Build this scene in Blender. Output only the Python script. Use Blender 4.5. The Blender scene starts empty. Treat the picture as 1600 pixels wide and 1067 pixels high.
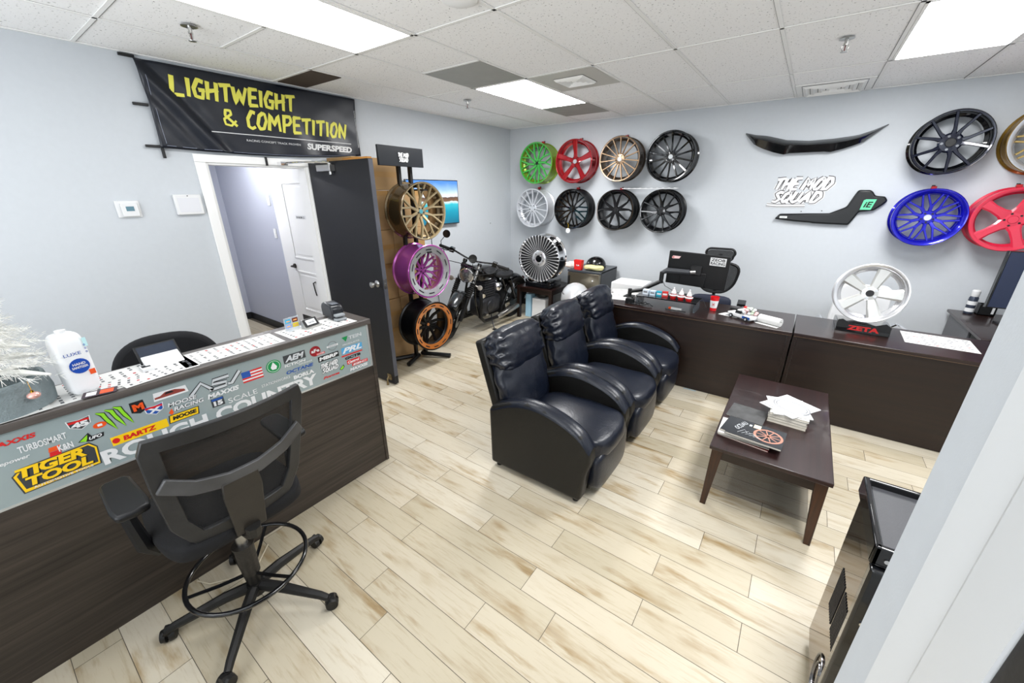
import bpy, bmesh, math, random
from mathutils import Vector, Matrix, noise
PI = math.pi; RD = math.radians; V = Vector
S = bpy.context.scene; COL = S.collection
random.seed(7)
CEIL = 2.74
# ---------------------------------------------------------------- camera, world, exposure
cd = bpy.data.cameras.new('camera'); cam = bpy.data.objects.new('camera', cd); COL.objects.link(cam)
cd.sensor_width = 36.0; cd.lens = 614.2 / 1600 * 36.0; cd.clip_start = 0.02
RT = Matrix(((0.8120957646928153, 0.5835109950717298, -0.003922702944553602),
             (0.2051220843059226, -0.2917571730231512, -0.9342390928020154),
             (-0.5462832593975266, 0.757886977470875, -0.35662575605538605)))
cam.matrix_world = Matrix.Translation((4.0226, -5.5565, CEIL - 0.8975)) @ Matrix((RT[0], -RT[1], -RT[2])).transposed().to_4x4()
S.camera = cam
w = bpy.data.worlds.new('world'); S.world = w; w.use_nodes = True
w.node_tree.nodes['Background'].inputs[0].default_value = (0.9, 0.95, 1, 1)
w.node_tree.nodes['Background'].inputs[1].default_value = 0.3
S.view_settings.view_transform = 'Standard'; S.view_settings.look = 'None'
S.view_settings.gamma = 1; S.view_settings.use_curve_mapping = False
S.view_settings.exposure = 2.08
FILL = 36          # fill light added out of view behind the camera
PANEL = 5.2      # emission of the ceiling light panels
# ---------------------------------------------------------------- materials
def lin(c):
    if isinstance(c, str): c = [int(c[i:i+2], 16) / 255 for i in (0, 2, 4)]
    return tuple((x / 12.92 if x <= .04045 else ((x + .055) / 1.055) ** 2.4) for x in c) + (1,)
MATS = {}
def mat(name, c, rough=.5, metal=0, coat=0, emis=0, alpha=1, trans=0, bump=0, bscale=80, var=0, spec=.5, ior=1.45):
    if name in MATS: return MATS[name]
    m = bpy.data.materials.new(name); m.use_nodes = True; n = m.node_tree.nodes; l = m.node_tree.links
    p = n['Principled BSDF']; I = p.inputs; col = lin(c)
    I['Base Color'].default_value = col; I['Roughness'].default_value = rough; I['Metallic'].default_value = metal
    I['Coat Weight'].default_value = coat; I['Coat Roughness'].default_value = .04; I['Specular IOR Level'].default_value = spec
    I['Alpha'].default_value = alpha; I['Transmission Weight'].default_value = trans; I['IOR'].default_value = ior
    if emis: I['Emission Color'].default_value = col; I['Emission Strength'].default_value = emis
    tc = n.new('ShaderNodeTexCoord')
    nz = n.new('ShaderNodeTexNoise'); nz.inputs['Scale'].default_value = bscale; nz.inputs['Detail'].default_value = 4
    l.new(tc.outputs['Object'], nz.inputs['Vector'])
    if bump:
        b = n.new('ShaderNodeBump'); b.inputs['Strength'].default_value = bump; b.inputs['Distance'].default_value = .004
        l.new(nz.outputs['Fac'], b.inputs['Height']); l.new(b.outputs['Normal'], I['Normal'])
    if var:
        r = n.new('ShaderNodeMapRange'); r.inputs[1].default_value = .3; r.inputs[2].default_value = .7
        r.inputs[3].default_value = 1 - var; r.inputs[4].default_value = 1 + var
        n2 = n.new('ShaderNodeTexNoise'); n2.inputs['Scale'].default_value = bscale * .12; n2.inputs['Detail'].default_value = 5
        l.new(tc.outputs['Object'], n2.inputs['Vector']); l.new(n2.outputs['Fac'], r.inputs[0])
        h = n.new('ShaderNodeHueSaturation'); h.inputs['Color'].default_value = col
        l.new(r.outputs[0], h.inputs['Value']); l.new(h.outputs[0], I['Base Color'])
    MATS[name] = m; return m
def ramp(n, pts):
    r = n.new('ShaderNodeValToRGB'); e = r.color_ramp.elements
    while len(e) < len(pts): e.new(.5)
    for k, (q, c) in enumerate(pts): e[k].position = q; e[k].color = lin(c)
    return r
def wood(name, c1, c2, axis='Y', sc=1.0, rough=.35, fine=1.0, coat=0, bump=.1):
    m = bpy.data.materials.new(name); m.use_nodes = True; n = m.node_tree.nodes; l = m.node_tree.links; p = n['Principled BSDF']
    tc = n.new('ShaderNodeTexCoord'); mp = n.new('ShaderNodeMapping')
    s = [55 * fine, 55 * fine, 55 * fine]; s['XYZ'.index(axis)] = 1.6; mp.inputs['Scale'].default_value = [v * sc for v in s]
    nz = n.new('ShaderNodeTexNoise'); nz.inputs['Scale'].default_value = 1; nz.inputs['Detail'].default_value = 6; nz.inputs['Roughness'].default_value = .65
    l.new(tc.outputs['Object'], mp.inputs[0]); l.new(mp.outputs[0], nz.inputs['Vector'])
    r = ramp(n, [(.3, c1), (.7, c2)]); l.new(nz.outputs['Fac'], r.inputs[0]); l.new(r.outputs[0], p.inputs['Base Color'])
    p.inputs['Roughness'].default_value = rough; p.inputs['Coat Weight'].default_value = coat
    b = n.new('ShaderNodeBump'); b.inputs['Strength'].default_value = bump; b.inputs['Distance'].default_value = .002
    l.new(nz.outputs['Fac'], b.inputs['Height']); l.new(b.outputs['Normal'], p.inputs['Normal'])
    MATS[name] = m; return m
def paint(name, c, metal=.55, rough=.22): return mat(name, c, rough, metal, coat=1)
wallm = mat('wall_paint', 'c3c8cd', .7, bump=.06, bscale=220, var=.012)
white = mat('white_trim', 'efefee', .45, bump=.05, bscale=60)
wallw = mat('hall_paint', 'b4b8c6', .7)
black = mat('black_plastic', '0d0e10', .42, bump=.15, bscale=400)
blackg = mat('black_gloss', '0c0d10', .12, coat=.6)
chrome = mat('chrome', 'e8e8ea', .06, 1)
steel = mat('steel', 'b8b8b6', .28, 1)
paperm = mat('paper', 'd6d6d4', .7)
ink = mat('ink_black', '15161a', .6); inkg = mat('ink_grey', '7d8085', .7); inkr = mat('ink_red', 'b3202a', .6)
wh = mat('print_white', 'dcddde', .5); red = mat('print_red', 'cc2020', .45); blue = mat('print_blue', '1f4f9e', .45)
yel = mat('print_yellow', 'f0c418', .45); org = mat('print_orange', 'e2531e', .45); grn = mat('print_green', '8ad02a', .45)
grn2 = mat('print_dark_green', '148a4a', .45); silv = mat('print_silver', 'c4c8cb', .4)
mahog = wood('mahogany', '150a09', '28140f', 'X', .8, .3, coat=.25)
mahogf = wood('mahogany_front', '150b07', '23130c', 'X', .7, .38)
walnut = wood('walnut_leg', '1f0f06', '42230d', 'Z', .9, .35)
lamin = wood('grey_oak_laminate', '221d19', '463d36', 'Y', .9, .42, bump=.25)
lamin_t = wood('grey_oak_top', '423d3b', '615b57', 'Y', .9, .3, bump=.1)
leather = mat('black_leather', '0d1320', .33, bump=.35, bscale=70, spec=.6)
leather2 = mat('black_leather_side', '0b0a08', .45, bump=.25, bscale=160)
cardb = mat('cardboard', 'ab8a60', .8, bump=.1, bscale=60, var=.06)
# ---------------------------------------------------------------- mesh helpers
def frame(o, x, y):
    x = V(x).normalized(); y = V(y).normalized(); z = x.cross(y)
    m = Matrix((x, y, z)).transposed().to_4x4(); m.translation = V(o); return m
class B:
    def __init__(s, M=None): s.bm = bmesh.new(); s.M = M or Matrix.Identity(4); s.mi = 0
    def v(s, p): return s.bm.verts.new(s.M @ V(p))
    def f(s, vs):
        try: fc = s.bm.faces.new(vs)
        except ValueError: return None
        fc.material_index = s.mi; return fc
    def quad(s, *ps): return s.f([s.v(p) for p in ps])
    def box(s, x0, x1, y0, y1, z0, z1, top=None):
        t = top or (0, 0, 0, 0)
        v = [s.v(p) for p in ((x0, y0, z0), (x1, y0, z0), (x1, y1, z0), (x0, y1, z0), (x0 + t[0], y0 + t[2], z1), (x1 - t[1], y0 + t[2], z1), (x1 - t[1], y1 - t[3], z1), (x0 + t[0], y1 - t[3], z1))]
        for q in ((0, 3, 2, 1), (4, 5, 6, 7), (0, 1, 5, 4), (1, 2, 6, 5), (2, 3, 7, 6), (3, 0, 4, 7)): s.f([v[k] for k in q])
        return s
    def ring(s, c, x, y, r, n, r2=None): return [s.v(V(c) + V(x) * (r * math.cos(2 * PI * k / n)) + V(y) * ((r2 or r) * math.sin(2 * PI * k / n))) for k in range(n)]
    def bridge(s, a, b):
        n = len(a)
        for k in range(n): s.f([a[k], a[(k + 1) % n], b[(k + 1) % n], b[k]])
    def tube(s, pts, r, n=8, closed=False, cap=True):
        pts = [V(p) for p in pts]; N = len(pts); rs = r if isinstance(r, (list, tuple)) else [r] * N
        prev = None; rings = []
        for k in range(N):
            if closed: t = (pts[(k + 1) % N] - pts[k - 1]).normalized()
            else: t = (pts[min(k + 1, N - 1)] - pts[max(k - 1, 0)]).normalized()
            if prev is None:
                a = V((0, 0, 1)) if abs(t.z) < .9 else V((1, 0, 0)); x = t.cross(a).normalized()
            else: x = (prev - t * prev.dot(t)).normalized()
            prev = x; rings.append(s.ring(pts[k], x, t.cross(x), rs[k], n))
        for k in range(N - 1 + (1 if closed else 0)): s.bridge(rings[k], rings[(k + 1) % N])
        if cap and not closed: s.f(rings[0][::-1]); s.f(rings[-1])
        return s
    def cyl(s, p0, p1, r0, r1=None, n=16): return s.tube([p0, p1], [r0, r0 if r1 is None else r1], n)
    def lathe(s, prof, n=32, c=(0, 0, 0), ax='Z', cap=True, closed=False, seg=None):
        X, Y, Z = {'Z': ((1, 0, 0), (0, 1, 0), (0, 0, 1)), 'Y': ((1, 0, 0), (0, 0, 1), (0, 1, 0)), 'X': ((0, 1, 0), (0, 0, 1), (1, 0, 0))}[ax]
        rg = [s.ring(V(c) + V(Z) * h, X, Y, max(r, 1e-4), n) for r, h in prof]
        for k in range(len(rg) - 1): s.bridge(rg[k], rg[k + 1])
        if closed: s.bridge(rg[-1], rg[0])
        elif cap: s.f(rg[0][::-1]); s.f(rg[-1])
        return s
    def prism(s, poly, d, ax='Z', at=0, chamfer=0):
        # poly in 2-D, pushed from at to at + d along ax
        def P(u, v, h): return {'Z': (u, v, h), 'Y': (u, h, v), 'X': (h, u, v)}[ax]
        a = [s.v(P(u, v, at)) for u, v in poly]; b = [s.v(P(u, v, at + d)) for u, v in poly]
        s.f(a[::-1]); s.f(b); s.bridge(a, b); return s
    def ball(s, c, r, n=12, m=8):
        rx, ry, rz = r if isinstance(r, (tuple, list)) else (r, r, r); c = V(c)
        rows = [[s.v(c + V((rx * math.sin(PI * j / m) * math.cos(2 * PI * k / n), ry * math.sin(PI * j / m) * math.sin(2 * PI * k / n), rz * math.cos(PI * j / m)))) for k in range(n)] for j in range(1, m)]
        for j in range(m - 2): s.bridge(rows[j + 1], rows[j])
        t = s.v(c + V((0, 0, rz))); b = s.v(c - V((0, 0, rz)))
        for k in range(n): s.f([rows[0][k], rows[0][(k + 1) % n], t]); s.f([rows[-1][(k + 1) % n], rows[-1][k], b])
        return s
    def ribbon(s, pts, wd, t=.002):
        # flat stroke in the XY plane of the current frame, lifted t
        P = [V((p[0], p[1], 0)) for p in pts]; n = len(P); L = []; Rr = []
        for k in range(n):
            d = (P[min(k + 1, n - 1)] - P[max(k - 1, 0)]).normalized(); nn = V((-d.y, d.x, 0)); wk = wd[k] if isinstance(wd, (list, tuple)) else wd
            L.append(s.v(P[k] + nn * wk / 2 + V((0, 0, t)))); Rr.append(s.v(P[k] - nn * wk / 2 + V((0, 0, t))))
        for k in range(n - 1): s.f([L[k], Rr[k], Rr[k + 1], L[k + 1]])
        return s
    def poly(s, pts, t=.001): s.f([s.v((p[0], p[1], t)) for p in pts]); return s
    def rect(s, x0, y0, x1, y1, t=.001, sk=0): return s.poly([(x0, y0), (x1, y0), (x1 + sk, y1), (x0 + sk, y1)], t)
    def text(s, tx, x, y, wd, h, t=.002, shear=0, bold=.02, ang=0, ext=0):
        c = bpy.data.curves.new('t', 'FONT'); c.body = tx; c.size = 1; c.shear = shear; c.offset = bold; c.extrude = ext; c.resolution_u = 3
        o = bpy.data.objects.new('t', c); COL.objects.link(o); bpy.context.view_layer.update()
        dg = bpy.context.evaluated_depsgraph_get(); me = o.evaluated_get(dg).to_mesh()
        if len(me.vertices):
            xs = [v.co.x for v in me.vertices]; ys = [v.co.y for v in me.vertices]
            sx = wd / (max(xs) - min(xs)); sy = h / (max(ys) - min(ys)); rot = Matrix.Rotation(ang, 4, 'Z')
            vs = [s.v(V((x, y, 0)) + rot @ V(((v.co.x - min(xs)) * sx, (v.co.y - min(ys)) * sy, t + v.co.z * sx))) for v in me.vertices]
            for p in me.polygons: s.f([vs[k] for k in p.vertices])
        o.evaluated_get(dg).to_mesh_clear(); bpy.data.objects.remove(o); bpy.data.curves.remove(c); return s
    def done(s, name, mats, parent=None, smooth=30, bevel=0, seg=2, sub=0, loc=None, rotz=0, fix=True):
        if fix: bmesh.ops.recalc_face_normals(s.bm, faces=s.bm.faces)
        me = bpy.data.meshes.new(name); s.bm.to_mesh(me); s.bm.free()
        for m in (mats if isinstance(mats, (list, tuple)) else [mats]): me.materials.append(m)
        o = bpy.data.objects.new(name, me); COL.objects.link(o)
        if parent: o.parent = parent
        if loc: o.location = loc
        o.rotation_euler.z = rotz
        if smooth: me.shade_smooth(); me.set_sharp_from_angle(angle=RD(smooth))
        if bevel:
            b = o.modifiers.new('b', 'BEVEL'); b.width = bevel; b.segments = seg; b.limit_method = 'ANGLE'; b.angle_limit = RD(32)
        if sub:
            q = o.modifiers.new('s', 'SUBSURF'); q.levels = q.render_levels = sub
        return o
def thing(name, label, cat, loc=(0, 0, 0), rotz=0, group=None):
    o = bpy.data.objects.new(name, None); o.empty_display_size = .1; COL.objects.link(o); o.location = loc; o.rotation_euler = (0, 0, rotz)
    o['label'] = label; o['category'] = cat
    if group: o['group'] = group
    return o
def tag(o, label, cat, group=None):
    o['label'] = label; o['category'] = cat
    if group: o['group'] = group
    return o
def struct(o): o['kind'] = 'structure'; return o
def note(o, label): o['label'] = label; return o
def copy_tree(o, parent=None):
    c = o.copy(); COL.objects.link(c); c.parent = parent
    for ch in list(o.children): copy_tree(ch, c)
    return c
def soft(x0, x1, y0, y1, z0, z1, bulge=.02, n=8, wr=0, seed=0, M=None, pleat=0):
    # cushion: subdivided box, faces bulged out, corners rounded, creases by noise
    b = B(); nx = ny = nz = n; c = V(((x0 + x1) / 2, (y0 + y1) / 2, (z0 + z1) / 2)); h = V(((x1 - x0) / 2, (y1 - y0) / 2, (z1 - z0) / 2))
    bmesh.ops.create_cube(b.bm, size=2); bmesh.ops.subdivide_edges(b.bm, edges=b.bm.edges, cuts=n, use_grid_fill=True)
    for v in b.bm.verts:
        p = v.co.copy(); q = p.copy()
        rr = 6.0; L = (abs(p.x) ** rr + abs(p.y) ** rr + abs(p.z) ** rr) ** (1 / rr); q = p / L * (1 if L < 1 else 1)
        bl = V((1 - .0 * 0, 1, 1)); k = [math.cos(p.x * PI / 2), math.cos(p.y * PI / 2), math.cos(p.z * PI / 2)]
        o = V((q.x * h.x + p.x * bulge * k[1] * k[2], q.y * h.y + p.y * bulge * k[0] * k[2], q.z * h.z + p.z * bulge * k[0] * k[1]))
        if wr:
            w_ = V((o.x * 9 + seed, o.y * 22, o.z * 9)); edge = 1 + 1.6 * abs(p.y) ** 5
            o += o.normalized() * (noise.noise(w_) * wr * edge + noise.noise(V((o.x * 40, o.y * 9, o.z * 40 + seed))) * wr * .5 * edge)
        if pleat: o.x += pleat * abs(p.y) ** 5 * math.sin(p.z * 13 + seed + 2 * noise.noise(V((p.z * 3, p.y * 4, seed)))); o.y -= math.copysign(pleat * .8 * max(0, math.sin(p.z * 13 + seed)), p.y) * abs(p.y) ** 3
        v.co = o + c
    if M: bmesh.ops.transform(b.bm, matrix=M, verts=b.bm.verts)
    return b
# stroke letters for the hand lettered words
GL = {'L': (.6, [[(.05, 1), (.02, .02), (.6, .02)]]), 'I': (.22, [[(.12, 1), (.1, 0)]]), 'G': (.62, [[(.6, .9), (.3, 1), (.05, .5), (.12, .08), (.5, .02), (.56, .45)], [(.3, .45), (.66, .47)]]),
      'H': (.62, [[(.08, 1), (.04, 0)], [(.56, 1), (.52, -.04)], [(0, .45), (.66, .6)]]), 'T': (.6, [[(-.02, .9), (.66, 1)], [(.34, .98), (.3, 0)]]),
      'W': (.85, [[(.04, .95), (.16, 0), (.42, .8), (.56, 0), (.84, 1)]]), 'E': (.55, [[(.1, 1), (.05, 0)], [(.05, .97), (.58, 1)], [(.05, .5), (.5, .53)], [(0, .02), (.58, .05)]]),
      'C': (.5, [[(.52, .92), (.3, 1), (.05, .55), (.08, .1), (.28, 0), (.5, .12)]]), 'O': (.6, [[(.4, 1), (.15, .8), (.03, .3), (.15, .02), (.4, .08), (.58, .55), (.5, .95), (.36, 1)]]),
      'M': (.8, [[(.02, 0), (.12, 1), (.38, .35), (.64, 1), (.74, 0)]]), 'P': (.58, [[(.1, 1), (.06, -.05)], [(0, .95), (.5, .98), (.56, .7), (.4, .48), (.08, .42)]]),
      'N': (.62, [[(.05, 0), (.1, 1), (.5, 0), (.6, 1)]]), '&': (.6, [[(.6, 0), (.15, .62), (.2, .95), (.4, .95), (.42, .72), (.08, .38), (.1, .06), (.35, 0), (.6, .35)]]),
      'S': (.55, [[(.55, .92), (.28, 1), (.08, .8), (.3, .55), (.5, .3), (.3, .02), (0, .1)]]), 'Q': (.6, [[(.4, 1), (.1, .8), (.03, .3), (.2, .02), (.45, .1), (.56, .55), (.4, 1)], [(.3, .3), (.6, -.1)]]),
      'U': (.6, [[(.08, 1), (.04, .2), (.25, .0), (.5, .2), (.56, 1)]]), 'A': (.6, [[(0, 0), (.35, 1), (.56, 0)], [(.12, .35), (.52, .38)]]), 'D': (.58, [[(.1, 1), (.05, 0)], [(0, .98), (.4, .95), (.58, .55), (.35, .05), (.02, .02)]])}
def letters(b, tx, x, y, wd, h, sw, t=.002, slant=.12, rise=0, lens=False):
    tot = sum(GL[c][0] + .12 if c in GL else .3 for c in tx) - .12; k = wd / tot; cx = 0
    for c in tx:
        if c in GL:
            for st in GL[c][1]:
                pts = []
                for a, q in zip(st, st[1:]):
                    m = 4
                    for i in range(m): pts.append((a[0] + (q[0] - a[0]) * i / m, a[1] + (q[1] - a[1]) * i / m))
                pts.append(st[-1])
                P = [(x + (cx + p[0]) * k + slant * p[1] * h, y + p[1] * h + rise * (cx + p[0]) * k) for p in pts]
                ws = [sw * (1.15 - .35 * i / len(P)) for i in range(len(P))]
                b.ribbon(P, ws, t + random.random() * .0004)
            cx += GL[c][0] + .12
        else: cx += .3
    return b
# ================================================================ THE ROOM
RX, FY = 5.95, -7.3           # right wall, wall behind the camera
# ceiling light panels: three of the room, two added out of view
G0, R0, TT = 0.6204, -3.5219, 0.6096
gx = lambda i: G0 + TT * i
gy = lambda j: R0 + TT * j
frame_m = mat('ceiling_grid_white', 'f0f0ee', .5)
def light_panel(i, j, label, n=2, k=1.0):
    lamp_m = mat('light_diffuser_%s' % str(k).replace('.', '_'), 'ffffff', .6, emis=PANEL * k)
    x0, x1, y0, y1 = gx(i) + .012, gx(i + 1) - .012, gy(j) + .012, gy(j + n) - .012
    t = thing('ceiling_light', label, 'ceiling light', ((x0 + x1) / 2, (y0 + y1) / 2, CEIL), group=None)
    hx, hy = (x1 - x0) / 2, (y1 - y0) / 2
    b = B(); b.quad((-hx + .015, -hy + .015, -.001), (-hx + .015, hy - .015, -.001), (hx - .015, hy - .015, -.001), (hx - .015, -hy + .015, -.001))
    b.done('diffuser', lamp_m, t, fix=False)
    b = B()
    for a in ((-hx, -hx + .016, -hy, hy), (hx - .016, hx, -hy, hy), (-hx, hx, -hy, -hy + .016), (-hx, hx, hy - .016, hy)): b.box(*a, -.004, .03)
    b.done('light_frame', frame_m, t)
light_panel(1, -2, 'large glowing ceiling light panel nearest the banner, cut by the top edge', k=.5)
light_panel(1, 2, 'small looking glowing ceiling light panel farther back, between two grey ceiling panels', k=1.6)
light_panel(6, 2, 'glowing ceiling light panel above the blue and black wheels at the right', k=1.6)
for i, j, q in ((6, -2, 'right above the photographer'), (1, -6, 'at the far left behind the photographer')): light_panel(i, j, 'added ceiling light panel %s, out of the picture' % q, k=1.4 if i == 6 else .25)  # two unseen panels added to even out the light
# floor: wood look planks 0.151 x 0.914
fm = bpy.data.materials.new('wood_look_tile'); fm.use_nodes = True
def floor_mat(m):
    n = m.node_tree.nodes; l = m.node_tree.links; p = n['Principled BSDF']
    at = n.new('ShaderNodeAttribute'); at.attribute_name = 'rnd'
    tc = n.new('ShaderNodeTexCoord'); mul = n.new('ShaderNodeMath'); mul.operation = 'MULTIPLY'; mul.inputs[1].default_value = 60
    l.new(at.outputs['Fac'], mul.inputs[0])
    def nz(sc, sx, sy, det, rg=.6):
        mp = n.new('ShaderNodeMapping'); mp.inputs['Scale'].default_value = (sx, sy, 1); l.new(tc.outputs['Object'], mp.inputs[0])
        t = n.new('ShaderNodeTexNoise'); t.noise_dimensions = '4D'; t.inputs['Scale'].default_value = sc; t.inputs['Detail'].default_value = det; t.inputs['Roughness'].default_value = rg
        l.new(mp.outputs[0], t.inputs['Vector']); l.new(mul.outputs[0], t.inputs['W']); return t
    g1 = nz(2.2, 1, 6, 5); g2 = nz(5, 1, 14, 6, .7); g3 = nz(2.6, 1, 2.2, 2)
    base = ramp(n, [(.0, 'b1a790'), (.5, 'beb49f'), (1, 'c8c0ae')]); l.new(at.outputs['Fac'], base.inputs[0])
    r1 = ramp(n, [(.50, 'ffffff'), (.64, 'cdb893'), (.78, 'a28a66')]); l.new(g1.outputs['Fac'], r1.inputs[0])
    r2 = ramp(n, [(.30, 'd2c3aa'), (.48, 'ffffff')]); l.new(g2.outputs['Fac'], r2.inputs[0])
    def mix(a, b, f, fac=None):
        x = n.new('ShaderNodeMix'); x.data_type = 'RGBA'; x.blend_type = 'MULTIPLY'; x.inputs[0].default_value = f
        l.new(a, x.inputs[6]); l.new(b, x.inputs[7])
        if fac: l.new(fac, x.inputs[0])
        return x.outputs[2]
    f3 = n.new('ShaderNodeMapRange'); f3.inputs[1].default_value = .4; f3.inputs[2].default_value = .62; l.new(g3.outputs['Fac'], f3.inputs[0])
    c = mix(base.outputs[0], r1.outputs[0], 1, f3.outputs[0]); c = mix(c, r2.outputs[0], .55)
    l.new(c, p.inputs['Base Color']); p.inputs['Roughness'].default_value = .42
    b = n.new('ShaderNodeBump'); b.inputs['Strength'].default_value = .12; b.inputs['Distance'].default_value = .002
    l.new(g2.outputs['Fac'], b.inputs['Height']); l.new(b.outputs['Normal'], p.inputs['Normal'])
floor_mat(fm)
grout = mat('grout', '5a5348', .9)
JO = {0: 3.245, 1: 2.84, 2: 3.244, 3: 3.75, 4: 2.338, 5: 3.911, 6: 4.162, 7: 3.60, 8: 4.16, -1: 2.53, -2: 3.146, -3: 2.613, -4: 2.80, -5: 3.018}
b = B(); tone = []; rows = -4.4145
for k in range(-20, 31):
    y0 = rows + .1515 * k; y1 = y0 + .1515
    if y0 > 0 or y1 < FY: continue
    off = JO.get(k, 2.3 + ((k * 0.377) % 1) * .914); x = off - math.ceil((off + 3.0) / .914) * .914
    while x < RX:
        a, c = max(x + .0013, -3.0), min(x + .9127, RX); lo, hi = max(y0 + .0012, FY), min(y1 - .0012, 0)
        if c > a and hi > lo:
            if a < 0 and (hi > -3.14 or lo < -4.45): a = max(a, 0)
            if c > a: b.quad((a, lo, 0), (c, lo, 0), (c, hi, 0), (a, hi, 0)); tone.append(random.random())
        x += .914
b.mi = 1; b.quad((-3, FY, -.0015), (RX, FY, -.0015), (RX, 0, -.0015), (-3, 0, -.0015)); tone.append(0)
b.mi = 1; b.box(-3, RX, FY, 0, -.1, -.0016); tone += [0] * 6
fl = struct(b.done('floor', [fm, grout], smooth=0, fix=False))
at = fl.data.attributes.new('rnd', 'FLOAT', 'FACE')
for k, t in enumerate(tone): at.data[k].value = t
# walls
def wall(name, *boxes, m=wallm):
    b = B()
    for q in boxes: b.box(*q)
    return struct(b.done(name, m, smooth=0))
wall('wall_left', (-.12, 0, FY, -4.20, 0, CEIL), (-.12, 0, -3.34, 0, 0, CEIL), (-.12, 0, -4.20, -3.34, 2.09, CEIL))
wall('wall_back', (-.12, RX + .12, 0, .12, 0, CEIL))
wall('wall_right', (RX, RX + .12, FY, 0, 0, CEIL))
wall('wall_front', (-.12, .4, FY - .12, FY, 0, CEIL), (4.0, RX + .12, FY - .12, FY, 0, CEIL), (.4, 4.0, FY - .12, FY, 0, .35), (.4, 4.0, FY - .12, FY, 2.45, CEIL))
b = B()
for q in ((.4, .46), (1.57, 1.63), (2.77, 2.83), (3.94, 4.0)): b.box(q[0], q[1], FY - .09, FY - .03, .35, 2.45)
b.box(.4, 4, FY - .09, FY - .03, .35, .41); b.box(.4, 4, FY - .09, FY - .03, 2.39, 2.45); struct(b.done('added_window_1', mat('added_window_alu', '55585c', .4, .6)))  # unseen window frame added around the fill light opening
sky = bpy.data.lights.new('fill_light', 'AREA'); sky.shape = 'RECTANGLE'; sky.size = 3.5; sky.size_y = 2.0; sky.energy = FILL; sky.color = (.94, .97, 1)  # unseen area light added to brighten the room, aimed up at the ceiling
so = bpy.data.objects.new('fill_light', sky); COL.objects.link(so); so.location = (2.8, FY - .25, 1.45); so.rotation_euler = (RD(150), 0, 0)  # sky is the added fill light
wall('wall_partition', (4.27, RX, -5.10, -4.975, 0, CEIL))
wall('wall_hall_side', (-3, -.12, -3.14, -3.02, 0, 2.45), (-3, -.12, -4.45, -4.33, 0, 2.45), (-2.87, -2.75, -4.33, -3.14, 0, 2.45), m=wallw)
# ceiling: speckled lay-in tiles with the grid bars
cm = bpy.data.materials.new('ceiling_tile'); cm.use_nodes = True
n = cm.node_tree.nodes; l = cm.node_tree.links; tc = n.new('ShaderNodeTexCoord'); vo = n.new('ShaderNodeTexNoise'); vo.inputs['Scale'].default_value = 75; vo.inputs['Detail'].default_value = 3
l.new(tc.outputs['Object'], vo.inputs['Vector']); r = ramp(n, [(.30, '8a8a88'), (.37, 'f7f7f7')]); l.new(vo.outputs['Fac'], r.inputs[0]); l.new(r.outputs[0], n['Principled BSDF'].inputs['Base Color'])
n['Principled BSDF'].inputs['Roughness'].default_value = .9
def inrect(x, y, q): return q[0] - .01 < x < q[1] + .01 and q[2] - .01 < y < q[3] + .01
b = B(); b.box(-.12, RX + .12, FY - .12, .12, CEIL + .006, CEIL + .08); b.mi = 1
xs = [gx(i) for i in range(-1, 10)]; ys = [gy(j) for j in range(-6, 6, 2)]
bw = .011
for x in xs: b.box(x - bw, x + bw, FY, 0, CEIL, CEIL + .004)
for y in ys: b.box(0, RX, y - bw, y + bw, CEIL, CEIL + .004)
for i, j in ((1, 1), (2, 3), (5, 5), (1, 5), (0, -1)): b.box(gx(i), gx(i + 1), gy(j) - bw, gy(j) + bw, CEIL, CEIL + .004)
b.mi = 2  # thin dark lines along one side of each bar stand for its shadow
for x in xs: b.box(x - bw - .0022, x - bw, FY, 0, CEIL + .001, CEIL + .006)
for y in ys: b.box(0, RX, y + bw, y + bw + .0035, CEIL + .001, CEIL + .006)
for i, j in ((1, 1), (2, 3), (5, 5), (1, 5), (0, -1)): b.box(gx(i), gx(i + 1), gy(j) + bw, gy(j) + bw + .0035, CEIL + .001, CEIL + .006)
b.mi = 1; b.box(0, .02, FY, 0, CEIL - .001, CEIL + .005); b.box(0, RX, -.02, 0, CEIL - .001, CEIL + .005)
struct(b.done('ceiling', [cm, frame_m, mat('gap_shadow', '6c6c6a', .9)], smooth=0))
b = B(); b.box(-2.87, -.12, -4.45, -3.02, 2.45, 2.5); struct(b.done('ceiling_hall', white, smooth=0))
t = thing('hall_light', 'round ceiling light in the hallway, hidden above the door opening', 'ceiling light', (-1.4, -3.75, 2.449))
b = B(); b.lathe([(.19, -.001), (.19, -.04), (.16, -.055)], 24); b.done('diffuser', mat('hall_diffuser', 'ffffff', .6, emis=14), t)
b = B(); b.lathe([(.2, -.001), (.2, -.02), (.192, -.02)], 24); b.done('light_frame', frame_m, t)
def ceil_panel(name, label, x0, x1, y0, y1, m):
    b = B(); b.box(x0 + .012, x1 - .012, y0 + .012, y1 - .012, CEIL - .002, CEIL + .005); return tag(b.done(name, m, smooth=0), label, 'ceiling panel')
greyp = mat('brushed_grey_panel', '9d9d97', .55, .1, var=.06, bscale=60)
ceil_panel('ceiling_panel', 'plain grey metal ceiling panel in front of the small light panel', gx(1), gx(2), gy(1), gy(2), greyp)
ceil_panel('ceiling_panel', 'plain grey metal ceiling panel right behind the small light panel', gx(1), gx(2), gy(4), gy(5), greyp)
ceil_panel('ceiling_panel', 'dark brown ceiling panel above the banner', .03, gx(0) - .01, gy(0) + .012, gy(0) + .29, mat('brown_panel', '4a3f38', .9, bump=.5, bscale=180))
slot = mat('vent_dark', '1b1917', .9)
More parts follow.
